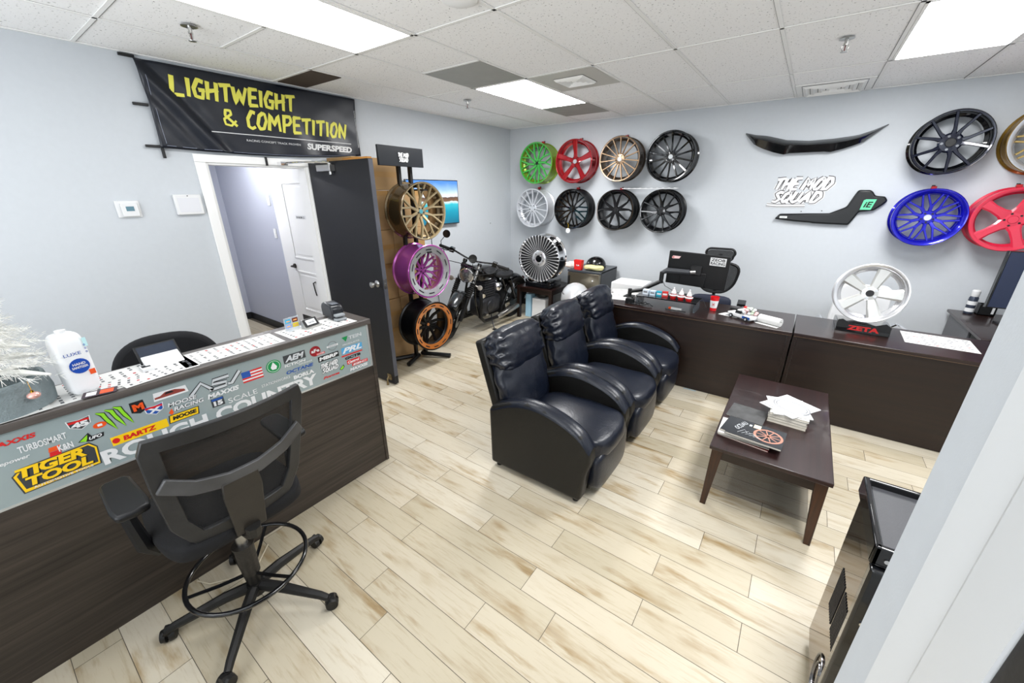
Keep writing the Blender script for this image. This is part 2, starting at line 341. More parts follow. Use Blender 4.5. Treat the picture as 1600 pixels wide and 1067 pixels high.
def vent(label, x0, x1, y0, y1, core, back):
    t = thing('air_vent', label, 'air vent', ((x0 + x1) / 2, (y0 + y1) / 2, CEIL)); cx, cy = (x0 + x1) / 2, (y0 + y1) / 2
    b = B(); b.box(x0 - cx + .012, x1 - cx - .012, y0 - cy + .012, y1 - cy - .012, -.003, .004); b.done('vent_plate', back, t)
    for k in range(4):
        h = core * (1 - k * .25)
        if h < .02: continue
        b = B()                                   # square louvre cone: slanted faces
        o = [(-h, -h), (h, -h), (h, h), (-h, h)]; g = h - core * .13; i_ = [(-g, -g), (g, -g), (g, g), (-g, g)]
        A = [b.v((p[0], p[1], -.004)) for p in o]; C = [b.v((p[0], p[1], -.022 + .002 * k)) for p in i_]; b.bridge(A, C)
        D = [b.v((p[0] * .93, p[1] * .93, -.004)) for p in i_]; b.bridge(C, D); b.done('louvre', frame_m, t, smooth=0)
        b = B(); g2 = h; e = h - core * .07
        for q in ((-g2, -e, -g2, g2), (e, g2, -g2, g2), (-g2, g2, -g2, -e), (-g2, g2, e, g2)): b.box(*q, -.006, -.0035)
        b.done('vent_gap', slot, t, smooth=0)
vent('square air vent in a light grey ceiling panel beside the small light panel', gx(2), gx(3), gy(2), gy(3), .14, mat('vent_grey', 'c0c0ba', .5))
vent('square ceiling air vent touching the back wall above the spoiler', 3.67, 4.27, -.6, -.012, .24, frame_m)
def sprinkler(x, y, label):
    t = thing('sprinkler', label, 'sprinkler', (x, y, CEIL))
    b = B(); b.lathe([(.014, -.001), (.04, -.002), (.042, -.006), (.03, -.009), (.012, -.004)], 20); b.done('escutcheon', steel, t)
    b = B(); b.cyl((0, 0, -.002), (0, 0, -.03), .011, .009, 10); b.cyl((0, 0, -.03), (0, 0, -.04), .013, n=6)
    for s in (-1, 1): b.tube([(s * .012, 0, -.035), (s * .019, 0, -.05), (s * .012, 0, -.068), (0, 0, -.073)], .0025, 6)
    b.done('sprinkler_body', steel, t)
    b = B(); b.cyl((0, 0, -.04), (0, 0, -.07), .003, n=8); b.done('bulb', mat('bulb_red', '5a1a1a', .2), t)
    b = B(); b.lathe([(.004, -.072), (.02, -.074), (.019, -.077), (.004, -.078)], 16); b.done('deflector', steel, t)
sprinkler(.912, -4.40, 'ceiling sprinkler head above the banner, largest of the three')
sprinkler(.863, -1.96, 'small ceiling sprinkler head near the back left corner')
sprinkler(3.993, -1.88, 'ceiling sprinkler head between the wall vent and the right light panel')
b = B(); b.lathe([(.02, 0), (.085, 0), (.09, -.008), (.06, -.02), (.0, -.022)], 28)
tag(b.done('smoke_detector', white, loc=(2.392, -3.73, CEIL - .001)), 'round white ceiling speaker cut by the top edge of the picture', 'ceiling fixture')
# skirting in dark rubber
bbm = mat('black_baseboard', '1a1b1e', .5)
for nm, q in (('baseboard_left', (0.001, .01, -3.25, -.001, 0, .1)), ('baseboard_back', (0.01, RX, -.011, -.001, 0, .1)), ('baseboard_left_front', (.001, .01, FY, -4.27, 0, .1))):
    b = B(); b.box(*q); struct(b.done(nm, bbm))
b = B(); b.box(-2.749, -1.28, -3.153, -3.141, 0, .1); b.box(-2.749, -2.737, -3.33, -3.153, 0, .1); struct(b.done('baseboard_hall', bbm))
# door opening: white frame
b = B()
for q in ((0.001, .018, -4.258, -4.185, 0, 2.07), (.001, .018, -3.352, -3.30, 0, 2.07), (.001, .019, -4.258, -3.30, 2.071, 2.13), (-.14, .001, -4.199, -4.165, 0, 2.09), (-.14, .001, -3.375, -3.341, 0, 2.09), (-.14, .001, -4.165, -3.375, 2.055, 2.089)): b.box(*q)
b.box(-.07, -.05, -4.165, -4.15, 0, 2.055)
struct(b.done('trim_1', white, bevel=.003))
# far casing in the hall and the white hall door
b = B(); b.box(-2.749, -2.73, -3.42, -3.33, 0, 2.13); b.box(-2.749, -2.73, -4.25, -4.16, 0, 2.13); b.box(-2.749, -2.73, -4.25, -3.33, 2.05, 2.13); struct(b.done('trim_2', white, bevel=.004))
b = B(); b.box(-2.749, -2.74, -4.16, -3.42, .01, 2.05)
struct(b.done('door_3', white))
b = B(); b.box(-1.25, -1.05, -3.158, -3.141, 0, 2.19); b.box(-1.05, -.14, -3.158, -3.141, 2.09, 2.19); b.box(-.165, -.121, -3.158, -3.141, 0, 2.09); b.box(-1.25, -.121, -3.17, -3.158, 2.14, 2.17); struct(b.done('trim_3', white, bevel=.004))
dr = B(); dr.box(-1.045, -.17, -3.175, -3.142, .37, 2.085); d2 = struct(dr.done('door_2', white, bevel=.002))
for z0, z1 in ((1.1, 1.95), (.45, .95)):
    b = B()
    for q in ((-.93, -.28, z0, z0 + .02), (-.93, -.28, z1 - .02, z1), (-.93, -.91, z0, z1), (-.30, -.28, z0, z1)): b.box(q[0], q[1], -3.183, -3.174, q[2], q[3])
    b.box(-.88, -.33, -3.179, -3.174, z0 + .05, z1 - .05); b.done('door_panel', white, d2, bevel=.003)
b = B(); b.cyl((-.97, -3.176, 1.0), (-.97, -3.19, 1.0), .028); b.cyl((-.97, -3.19, 1.0), (-.97, -3.225, 1.0), .011); b.tube([(-.97, -3.225, 1.0), (-.92, -3.228, 1.0), (-.87, -3.222, .995)], [.011, .01, .008])
b.done('door_handle', mat('dark_bronze', '3b3632', .35, .8), d2)
b = B(); b.box(-1.045, -.17, -3.172, -3.142, .0, .37); b.done('kick_plate', bbm, d2)
b = B(); b.box(-.73, -.5, -3.18, -3.176, 1.56, 1.6); b.mi = 1; b.M = frame((-.73, -3.18, 1.565), (1, 0, 0), (0, 0, 1)); b.text('DOOR 2', .02, 0, .17, .022); b.done('door_sign', [wh, ink], d2)
b = B(); b.tube([(-.55, -3.185, .85), (-.6, -3.187, .83), (-.585, -3.187, .74), (-.57, -3.186, .68)], .006); note(b.done('pull_cord', black, d2), 'short black cord hanging on the white door')
for z, nm in ((1.75, 'light_switch'), (1.36, 'wall_socket')):
    b = B(); b.box(-1.42, -1.35, -3.147, -3.1405, z - .058, z + .058); b.mi = 1; b.box(-1.40, -1.37, -3.151, -3.147, z - .03, z + .03)
    tag(b.done(nm, [wh, white], bevel=.002), 'white plastic switch plate on the hallway wall, %s of two' % ('upper' if z > 1.5 else 'lower'), 'switch')
# dark open door
blkdoor = mat('charcoal_door', '101115', .5, bump=.08, bscale=30, var=.05)
b = B(); b.box(.025, .965, -3.345, -3.30, .015, 2.105); dd = struct(b.done('door_1', blkdoor, bevel=.002))
b = B(); b.box(.60, .955, -3.344, -3.301, 2.1055, 2.12); note(b.done('wood_edge', wood('raw_wood', '8a5a20', 'b07c38', 'X'), dd), 'bare wood strip on top of the dark door')
b = B(); b.box(.9651, .967, -3.343, -3.302, .1, 2.1); b.done('door_edge', mat('worn_edge', '4a4c54', .6, bump=.5, bscale=20, var=.3), dd)
b = B(); b.lathe([(.033, 0), (.033, .004), (.022, .012), (.012, .016), (.011, .04), (.02, .046), (.028, .056), (.026, .068), (.012, .074)], 20, ax='Y'); o = b.done('door_knob', steel, dd); o.scale.y = -1; o.location = (.877, -3.345, 1.04)
b = B(); b.box(.9651, .968, -3.337, -3.309, 1.0, 1.09); b.mi = 1; b.box(.968, .978, -3.329, -3.317, 1.03, 1.05); b.done('latch_plate', [steel, steel], dd)
b = B(); b.box(.25, .47, -3.40, -3.346, 2.02, 2.075); b.mi = 1; b.cyl((.43, -3.37, 2.02), (.43, -3.37, 1.99), .015); b.cyl((.43, -3.37, 2.075), (.43, -3.37, 2.09), .018)
b.done('door_closer', [steel, steel], dd, bevel=.003)
b = B(); b.tube([(.43, -3.37, 2.092), (.28, -3.50, 2.094), (.05, -3.60, 2.09)], .008, 8); b.box(.02, .09, -3.63, -3.57, 2.07, 2.10); b.done('closer_arm', chrome, dd)
b = B(); b.box(.86, .92, -3.352, -3.345, .05, .11); b.tube([(.89, -3.355, .09), (.89, -3.375, .07), (.89, -3.38, .02)], .008, 8); b.cyl((.89, -3.38, .028), (.89, -3.38, .004), .012, n=12); b.done('door_stop', mat('old_brass', '8a7a5a', .4, .8), dd)
# near door frame at the right of the photographer, and the dark door in it
b = B()
b.box(4.215, 4.27, -5.10, -4.919, 0, CEIL); struct(b.done('wall_partition_end', wallm, smooth=0))
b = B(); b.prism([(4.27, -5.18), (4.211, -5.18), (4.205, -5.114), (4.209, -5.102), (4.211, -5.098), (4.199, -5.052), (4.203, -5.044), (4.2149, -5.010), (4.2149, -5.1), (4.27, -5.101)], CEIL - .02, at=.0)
struct(b.done('trim_4', mat('white_trim_shaded', 'c6c8c9', .4), smooth=20))  # white trim with shade put into its colour as a light grey
b = B(); b.box(4.213, 4.268, -6.1, -5.1805, .01, 2.1); struct(b.done('door_4', mat('dark_door', '1a1b1e', .5, bump=.1), bevel=.003))
b = B(); b.box(4.27, 4.39, FY, -6.1, 0, CEIL); b.box(4.25, 4.39, -6.1, -5.21, 2.12, CEIL); struct(b.done('wall_partition_side', wallm, smooth=0))
# ================================================================ WHEELS (front face at local y = 0, looking to -y, barrel behind it)
def spoke_bm(paths, Ri):
    b = B()
    for path in paths:
        t = .02; secs = []; P = []
        for q in path:
            a = RD(q[1]); P.append(V((q[0] * Ri * math.sin(a), q[2], q[0] * Ri * math.cos(a))))
        for k, q in enumerate(path):
            d = (P[min(k + 1, len(P) - 1)] - P[max(k - 1, 0)]); d.y = 0; d.normalize(); nn = V((d.z, 0, -d.x)); wd = q[3] * (1.35 if q[3] < .031 and len(q) < 5 else 1); th = q[4] if len(q) > 4 else t
            s0 = [P[k] + nn * wd * .5 + V((0, th * .45, 0)), P[k] + nn * wd * .33, P[k] - nn * wd * .33, P[k] - nn * wd * .5 + V((0, th * .45, 0)), P[k] - nn * wd * .38 + V((0, th * 1.3, 0)), P[k] + nn * wd * .38 + V((0, th * 1.3, 0))]
            secs.append([b.v(p) for p in s0])
        for k in range(len(secs) - 1): b.bridge(secs[k], secs[k + 1])
        b.f(secs[0][::-1]); b.f(secs[-1])
    return b
def arm(*q): return [list(q)]
def mir(paths): return paths + [[(p[0], -p[1]) + tuple(p[2:]) for p in pa] for pa in paths]
STY = {
 'swirl': (10, [[(.16, 0, .045, .026), (.5, 16, .03, .02), (.99, 27, .012, .014)], [(.5, 16, .03, .014), (.98, 2, .012, .011)]]),
 'five': (5, [[(.12, 0, .055, .06), (.4, 0, .05, .055), (1, 0, .012, .082)]]),
 'multi15': (15, [[(.2, 0, .024, .015), (.6, 0, .016, .012), (.995, 0, .006, .013)]]),
 'multi14': (14, [[(.2, 0, .05, .022), (.55, 0, .045, .015), (.9, 0, .02, .017), (.99, 0, .012, .02)]]),
 'mesh': (10, mir([[(.18, 0, .045, .022), (.42, 0, .035, .018), (.98, 12, .022, .015)]])),
 'ytwin': (5, mir([[(.16, 6, .035, .03), (.45, 12, .035, .026), (.75, 15, .025, .017), (.99, 22, .012, .02)]])),
 'split7': (7, mir([[(.2, 0, .035, .03), (.42, 5, .03, .022), (.7, 11, .02, .014), (.99, 12, .01, .016)]])),
 'split5': (5, mir([[(.24, 12, .04, .03), (.45, 12, .035, .02), (.99, 17.5, .012, .016)]])),
 'meshV': (10, mir([[(.22, 2, .04, .018), (.5, 3, .03, .015), (1, 13.5, .02, .012)]])),
 'concave5': (5, [[(.16, 0, .035, .12), (.4, 0, .025, .075), (.7, 0, .018, .065), (1, 0, .008, .085)]]),
 'blade40': (40, [[(.30, 0, .016, .006, .01), (.6, 0, .002, .011, .014), (.97, 0, -.012, .018, .018), (1.03, 0, -.004, .016, .02)]]),
 'zeta5': (5, [[(.14, 0, .04, .05), (1, 0, .03, .098)]]),
 'ystand': (10, [[(.16, 0, .06, .026), (.5, 0, .035, .018)], [(.5, 0, .035, .017), (.99, 10, .01, .014)], [(.5, 0, .035, .017), (.99, -9, .01, .014)]]),
 'deepY': (10, [[(.16, 0, .13, .024), (.55, 0, .115, .018)], [(.55, 0, .115, .015), (.98, 13, .10, .013)], [(.55, 0, .115, .015), (.98, -11, .10, .013)]]),
 'twist10': (10, [[(.16, 0, .12, .03), (.6, 8, .11, .024), (1, 16, .09, .024)]]),
}
def wheel(label, c, R, D, style, face, barrel, rotz=0, tilt=0, lip=None, lipf=1.0, lipd=.0, hubm=None, cap=None, lugm=None, hubr=.2, hub_y=.04, phase=0, hub_t=.03, cat='alloy wheel', group=None, name='alloy_wheel', slots=None):
    t = thing(name, label, cat, c, rotz, group); t.rotation_euler.x = tilt
    b = B()
    pr_ = [(R - .004, 0), (R, .004), (R, .012), (R - .014, .022), (R - .017, .05), (R - .045, .075), (R - .045, D * .55), (R - .02, D * .7), (R - .016, D - .022), (R, D - .012), (R, D - .002), (R - .006, D),
           (R - .012, D - .004), (R - .026, D * .7), (R - .054, D * .55), (R - .054, .08), (R - .03, .05), (R - .028, .025), (R - .014, .002)]
    if lip and lipf < .97: pr_ = pr_[:-3] + [(R - .03, .06), (R - .028, .03), (R - .014, .004)]
    b.lathe(pr_, 56, ax='Y', closed=True); b.done('rim_barrel', barrel, t, smooth=40)
    Ri = R * lipf - .012 if lip is None else R * lipf
    if lip:
        r1 = R - (.018 if slots else .006); b = B()
        prof = [(r1, -.001), (r1 - .01, .001)] + ([(r1 - (r1 - Ri) * .5, lipd * .35)] if lipd > .02 else []) + [(Ri, lipd), (Ri - .003, lipd + .014), (Ri + .004, lipd + .016), (r1 - .004, .012)]
        b.lathe(prof, 56, ax='Y', closed=True); lipo = b.done('outer_lip', lip, t, smooth=40)
        if slots:
            rm = (r1 + Ri) / 2 + .002
            for k in range(slots[0]):
                b = B(); a0 = 2 * PI * k / slots[0]; hw = PI / slots[0] * .5; N = 5; y = lipd * .5 - .0045 if lipd > .02 else lipd * .5 - .003
                for i in range(N):
                    q = [a0 - hw + 2 * hw * (i + e) / N for e in (0, 1)]
                    b.quad(*[(r_ * math.sin(a), y, r_ * math.cos(a)) for r_, a in ((rm - .006, q[0]), (rm + .006, q[0]), (rm + .006, q[1]), (rm - .006, q[1]))])
                b.done('lip_slot', slots[1], lipo, smooth=0)
    if style == 'blade40': b = B(); b.lathe([(Ri * .3, .03), (Ri * .97, .03), (Ri * .97, .034), (Ri * .3, .034)], 48, ax='Y', closed=True); b.done('dark_gap_disc', ink, t)  # dark disc added behind the blades so their gaps read dark
    n, paths = STY[style]; o = None
    for k in range(n):
        if o is None: o = spoke_bm(paths, Ri + .004).done('spoke', face, t, smooth=25); q = o
        else: q = o.copy(); COL.objects.link(q)
        q.rotation_euler.y = 2 * PI * k / n + phase
    y0 = paths[0][0][2]; hr = Ri * hubr; b = B()
    b.lathe([(hr * .45, y0 - .004), (hr * .86, y0 - .002), (hr, y0 + .008), (hr, y0 + hub_t), (hr * .7, y0 + hub_t + .012), (.03, y0 + hub_t + .012), (.03, y0 + .01)], 30, ax='Y', closed=True); hubo = b.done('hub', hubm or face, t, smooth=35)
    b = B(); b.lathe([(.0, y0 - .008), (hr * .40, y0 - .008), (hr * .44, y0 - .003), (hr * .44, y0 + .012), (0, y0 + .012)], 24, ax='Y', cap=False); b.done('center_cap', cap or black, hubo)
    for k in range(5):
        a = 2 * PI * (k + .5) / 5 + phase; x, z = hr * .68 * math.sin(a), hr * .68 * math.cos(a)
        b = B(); b.cyl((x, y0 - .007, z), (x, y0 + .004, z), .010 if lugm else .008, n=12)
        b.done('lug_hole' if not lugm else 'lug_nut', lugm or black, hubo)
    return t
red_hook = mat('hook_red', 'b81e22', .4)
def hook(x, z, label, y=-.035):
    t = thing('wall_hook', label, 'hook', (x, -.001, z)); b = B(); b.box(-.012, .012, -.006, 0, -.05, .035); b.box(-.006, .006, -.05, -.005, -.012, 0); b.done('hook_plate', black, t, bevel=.001)
    b = B(); b.box(-.018, .018, y - .022, y + .016, .0, .026); b.done('hook_tip', red_hook, t, bevel=.005)
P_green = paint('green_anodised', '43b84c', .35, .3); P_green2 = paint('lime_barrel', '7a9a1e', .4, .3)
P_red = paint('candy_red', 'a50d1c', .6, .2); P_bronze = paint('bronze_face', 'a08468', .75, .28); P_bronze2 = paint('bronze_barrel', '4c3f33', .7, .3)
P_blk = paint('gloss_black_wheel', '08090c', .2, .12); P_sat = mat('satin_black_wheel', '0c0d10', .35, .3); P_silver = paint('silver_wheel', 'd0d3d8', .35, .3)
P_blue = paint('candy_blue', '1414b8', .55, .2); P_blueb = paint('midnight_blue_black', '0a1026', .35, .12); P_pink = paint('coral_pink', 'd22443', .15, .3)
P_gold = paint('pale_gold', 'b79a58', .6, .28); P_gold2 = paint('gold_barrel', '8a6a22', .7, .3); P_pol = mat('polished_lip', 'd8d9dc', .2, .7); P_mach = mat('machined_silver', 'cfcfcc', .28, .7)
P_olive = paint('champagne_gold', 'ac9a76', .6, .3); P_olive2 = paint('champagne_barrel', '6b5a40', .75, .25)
P_pur = paint('candy_purple', 'b556ae', .45, .22); P_orange = paint('copper_orange', 'cf7d3c', .5, .3)
Z1, Z2, YF = 2.226, 1.60, -.25
RIMS = 'wheel rims on the back wall'
def wr(label, x, z, R, D=.235, **k): return wheel(label, (x, -(D + .012), z), R, D, group=RIMS, **k)
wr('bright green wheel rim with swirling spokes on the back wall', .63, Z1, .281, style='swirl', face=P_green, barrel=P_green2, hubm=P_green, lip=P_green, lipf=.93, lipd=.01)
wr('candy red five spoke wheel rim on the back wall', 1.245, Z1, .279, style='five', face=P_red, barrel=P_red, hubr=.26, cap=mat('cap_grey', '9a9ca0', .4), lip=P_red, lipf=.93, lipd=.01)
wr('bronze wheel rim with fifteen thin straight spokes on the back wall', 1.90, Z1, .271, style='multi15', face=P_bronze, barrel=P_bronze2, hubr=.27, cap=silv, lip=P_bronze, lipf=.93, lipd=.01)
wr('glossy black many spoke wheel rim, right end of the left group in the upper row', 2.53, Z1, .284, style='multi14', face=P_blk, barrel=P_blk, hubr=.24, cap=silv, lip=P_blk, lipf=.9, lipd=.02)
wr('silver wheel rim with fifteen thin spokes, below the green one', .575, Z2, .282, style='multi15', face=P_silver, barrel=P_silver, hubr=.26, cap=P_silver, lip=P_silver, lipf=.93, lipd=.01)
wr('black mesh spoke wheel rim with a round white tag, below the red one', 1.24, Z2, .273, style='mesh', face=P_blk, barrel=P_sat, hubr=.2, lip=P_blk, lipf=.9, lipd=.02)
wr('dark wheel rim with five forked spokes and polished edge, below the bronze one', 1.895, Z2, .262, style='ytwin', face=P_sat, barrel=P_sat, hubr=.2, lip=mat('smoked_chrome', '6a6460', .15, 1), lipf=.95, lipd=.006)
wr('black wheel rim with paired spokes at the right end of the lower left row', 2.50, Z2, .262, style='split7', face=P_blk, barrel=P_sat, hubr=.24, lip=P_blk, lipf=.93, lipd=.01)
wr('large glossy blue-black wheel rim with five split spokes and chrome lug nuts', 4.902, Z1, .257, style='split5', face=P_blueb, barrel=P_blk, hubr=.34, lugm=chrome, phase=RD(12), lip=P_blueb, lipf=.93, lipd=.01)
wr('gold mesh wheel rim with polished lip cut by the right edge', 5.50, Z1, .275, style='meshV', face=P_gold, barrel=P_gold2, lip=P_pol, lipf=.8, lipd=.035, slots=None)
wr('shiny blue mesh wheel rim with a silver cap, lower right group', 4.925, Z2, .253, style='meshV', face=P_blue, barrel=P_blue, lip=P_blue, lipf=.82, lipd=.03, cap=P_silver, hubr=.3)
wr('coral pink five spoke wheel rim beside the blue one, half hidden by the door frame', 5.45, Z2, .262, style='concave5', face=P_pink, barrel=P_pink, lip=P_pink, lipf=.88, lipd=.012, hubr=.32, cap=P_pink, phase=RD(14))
for x, z, R, q in ((.63, Z1, .281, 'green'), (1.245, Z1, .279, 'red'), (1.90, Z1, .271, 'bronze'), (.575, Z2, .282, 'silver'), (1.24, Z2, .273, 'black mesh'), (1.895, Z2, .262, 'fork spoked'), (4.925, Z2, .253, 'blue'), (5.45, Z2, .262, 'pink')):
    hook(x, z + R - .006, 'small red tipped wall hook holding the %s wheel rim' % q)
b = B(); b.M = frame((1.22, -.26, 1.305), (1, 0, 0), (0, 0, 1)); b.lathe([(0, 0), (.035, 0), (.035, .004), (0, .004)], 24, cap=False); b.mi = 1; b.tube([(0, .034, 0), (.01, .08, .01), (.0, .11, .03)], .002, 5)
tag(b.done('price_tag', [wh, yel]), 'round white tag hanging on a yellow string from the black mesh rim', 'tag')
b = B(); b.box(1.96, 2.66, -.21, -.15, 1.868, 1.876); b.mi = 1
for k in range(9): b.box(2.0 + k * .072, 2.04 + k * .072, -.2102, -.1498, 1.874, 1.8765)
tag(b.done('shelf_strip', [wh, ink]), 'thin white strip with black marks lying across two black wheel rims', 'strip')
# rack with three wheels behind the dark door
RK = 'wheel rims on the floor rack'
FX = RD(86)
for lb, c, R, st, kw in (('champagne gold wheel rim, top of the floor rack', (.89, -2.70, 1.657), .28, 'ystand', dict(face=P_olive, barrel=P_olive2, lip=P_olive, lipf=.93, lipd=.01, cap=mat('cap_teal', '4a8f9a', .3), hubr=.2)),
                  ('purple deep dish wheel rim with polished lip, middle of the floor rack', (.908, -2.70, 1.054), .28, 'deepY', dict(face=P_pur, barrel=P_pur, lip=P_pol, lipf=.70, lipd=.012, hubr=.24, cap=P_pur, slots=(10, ink))),
                  ('black wheel rim with a copper orange outer ring, bottom of the floor rack', (.96, -2.745, .468), .272, 'twist10', dict(face=P_sat, barrel=P_sat, lip=P_orange, lipf=.76, lipd=.008, hubr=.2, cap=P_orange, slots=(12, ink)))):
    wheel(lb, c, R, .28, st, rotz=FX, group=RK, **kw)
t = thing('wheel_rack', 'black floor stand carrying three wheel rims and a header sign', 'display rack', (.62, -2.72, 0))
for y in (-.035, .11):
    b = B(); b.box(-.02, .02, y - .016, y + .016, .03, 2.1); b.done('pole', black, t, bevel=.003)
for k, z in enumerate((1.657, 1.054, .468)):
    b = B(); b.box(-.02, .30, .0, .05, z + .195, z + .21); b.box(-.02, .02, -.05, .13, z + .16, z + .21); b.done('wheel_arm', black, t)
for q in ((0, 0, .10, -.24), (0, .06, .30, .22), (0, 0, -.18, -.30), (0, .06, -.15, .30)):
    b = B(); b.tube([(q[0], q[1], .045), (q[2], q[3], .032)], .026, 8); b.done('foot', black, t)
for y in (.06, .62): pass
b = B(); b.M = Matrix.Rotation(RD(3), 4, 'Z'); b.box(.085, .11, -.36, .205, 2.072, 2.245); hd = b.done('header_sign', mat('sign_charcoal', '1f2227', .3), t, bevel=.003)
b = B(frame((.113, -.13, 2.155), (0, 1, 0), (0, 0, 1))); b.M = Matrix.Rotation(RD(3), 4, 'Z') @ b.M
for m_, sw, tt in ((0, .019, .0), (1, .009, .0025)):
    b.mi = m_; letters(b, 'THE MOD', .0, 0, .13, .035, sw, tt); letters(b, 'SQUAD', .01, -.042, .11, .035, sw, tt)
b.done('sign_lettering', [ink, wh], hd, smooth=0)
# big chrome wheel on the side table, and the silver one on the desk
wheel('big chrome wheel rim with forty thin blades standing on the small side table', (.965, -.655, .925), .338, .25, 'blade40', face=P_pol, barrel=chrome, hubm=P_pol, hubr=.36, cap=blackg, rotz=RD(2), lip=chrome, lipf=.955, lipd=.005)
b = B(); b.box(-.22, .22, -.16, .16, 0, .07); b.box(-.22, -.14, -.16, .16, .07, .11, (0, .05, 0, 0)); b.box(.14, .22, -.16, .16, .07, .11, (.05, 0, 0, 0))
tag(b.done('wheel_stand', blackg, bevel=.006, loc=(.965, -.50, .502)), 'glossy black cradle under the big chrome wheel rim', 'wheel stand')
wheel('silver five spoke wheel rim with polished lip standing on the desk', (4.545, -1.47, 1.083), .229, .20, 'zeta5', face=P_mach, barrel=mat('bright_silver', 'e2e3e6', .25, .6), lip=P_pol, lipf=.86, lipd=.02, hubr=.3, cap=ink, lugm=chrome, rotz=RD(-1), tilt=RD(-9), phase=RD(16))
t = thing('wheel_stand', 'black wedge shaped wheel stand with red letters on the desk', 'wheel stand', (4.57, -1.445, .751))
b = B(); b.prism([(-.01, 0), (.36, 0), (.33, .05), (.2, .07), (.0, .075)], .34, ax='X', at=-.17); b.done('stand_body', blackg, t, bevel=.004)
b = B(frame((-.168, -.008, .0), (1, 0, 0), (0, .1, 1))); b.poly([(0, 0), (.336, 0), (.336, .075), (.30, .1), (.2, .06), (.1, .06), (.03, .1), (0, .09)], .001); b.mi = 1; b.text('ZETA', .07, .018, .2, .038, .003, bold=.05, ang=0)
b.done('stand_plate', [black, red], t, smooth=0)
# ================================================================ RECLINERS
def recliner(label, loc, seed):
    t = thing('recliner', label, 'armchair', loc, 0, 'row of three black recliners')
    for s in (-1, 1):
        y0 = .235 if s > 0 else -.335; prof = [(-.35, .035), (-.36, .46), (-.33, .50), (-.2, .56), (-.05, .60), (.08, .595), (.22, .555), (.33, .50), (.385, .42), (.395, .34), (.37, .24), (.345, .035)]
        b = B(); b.prism(prof, .10, ax='Y', at=y0); apn = b.done('arm_panel', leather2, t, bevel=.022, seg=4)
        b = B(); P = [(-.345, .478), (-.2, .567), (-.05, .607), (.08, .602), (.22, .562), (.335, .505), (.392, .42)]
        L = [[b.v((x, y0 + dy, z + dz)) for dy, dz in ((-.004, -.035), (.004, -.002), (.05, .014), (.096, -.002), (.104, -.035))] for x, z in P]
        for k in range(len(L) - 1):
            for i in range(4): b.f([L[k][i], L[k + 1][i], L[k + 1][i + 1], L[k][i + 1]])
        b.done('arm_pad', leather, apn, sub=2, smooth=80)
    b = soft(-.20, .415, -.245, .245, .26, .44, .035, 8, .008, seed); b.done('seat_cushion', leather, t, sub=1, smooth=180)
    b = B(); b.box(-.3, .37, -.234, .234, .07, .27); b.done('seat_base', leather2, t, bevel=.01)
    b = soft(.33, .43, -.236, .236, .06, .34, .012, 6, .004, seed + 3); b.done('footrest', leather, t, sub=1, smooth=180)
    Mx = Matrix.Translation((-.17, 0, .40)) @ Matrix.Rotation(RD(-17), 4, 'Y')
    b = soft(-.14, -.01, -.242, .242, -.02, .42, .03, 12, .008, seed + 5, Mx, .005); b.done('back_cushion', leather, t, sub=1, smooth=180)
    b = soft(-.15, .02, -.25, .25, .33, .60, .022, 15, .009, seed + 9, Mx, .014); b.done('headrest', leather, t, sub=1, smooth=180)
    b = B(Mx); b.box(-.205, -.125, -.262, .262, -.2, .575); b.done('back_shell', leather2, t, bevel=.02, seg=3)
    for x in (-.31, .30):
        for y in (-.285, .285): b = B(); b.cyl((x, y, 0), (x, y, .045), .02, .026, 12); b.done('foot', black, t)
    return t
recliner('black leather recliner nearest the camera, first of the row of three', (2.885, -3.42, 0), 1.3)
recliner('black leather recliner in the middle of the row of three', (2.885, -2.735, 0), 5.1)
recliner('black leather recliner at the far end of the row, against the dark desk', (2.885, -2.05, 0), 9.7)
# ================================================================ COFFEE TABLE + MAGAZINES
t = thing('coffee_table', 'dark mahogany coffee table with four tapered legs', 'coffee table', (4.12, -2.72, 0))
b = B(); b.box(-.29, .29, -.59, .59, .425, .45); b.done('tabletop', wood('mahogany_top', '1a0c0c', '2c1817', 'Y', .8, .32, coat=.2), t, bevel=.004)
for q in ((-.265, .265, -.56, -.54), (-.265, .265, .54, .56), (-.27, -.25, -.55, .55), (.25, .27, -.55, .55)): b = B(); b.box(*q, .355, .4248); b.done('apron', mahogf, t, bevel=.002)
for sx in (-1, 1):
    for sy in (-1, 1):
        b = B(); x, y = sx * .247, sy * .535; ox, oy = sx * .022, sy * .006
        v0 = [b.v((x + ox + a * .016, y + oy + c * .016, 0)) for a, c in ((-1, -1), (1, -1), (1, 1), (-1, 1))]; v1 = [b.v((x + a * .03, y + c * .03, .4245)) for a, c in ((-1, -1), (1, -1), (1, 1), (-1, 1))]
        b.f(v0[::-1]); b.f(v1); b.bridge(v0, v1); b.done('leg', walnut, t, bevel=.003)
b = B(); b.box(-.25, .25, -.5, .5, .10, .115); note(b.done('lower_shelf', mat('smoked_shelf', '3b3a3c', .15, alpha=.3), t), 'low smoky glass shelf')
mg1 = mat('cover_dark', '24262a', .3, coat=.3); mg2 = mat('cover_grey', '4a4a4a', .35, coat=.2, var=.3, bscale=120); bookw = mat('page_edge', 'cfc9bd', .8)
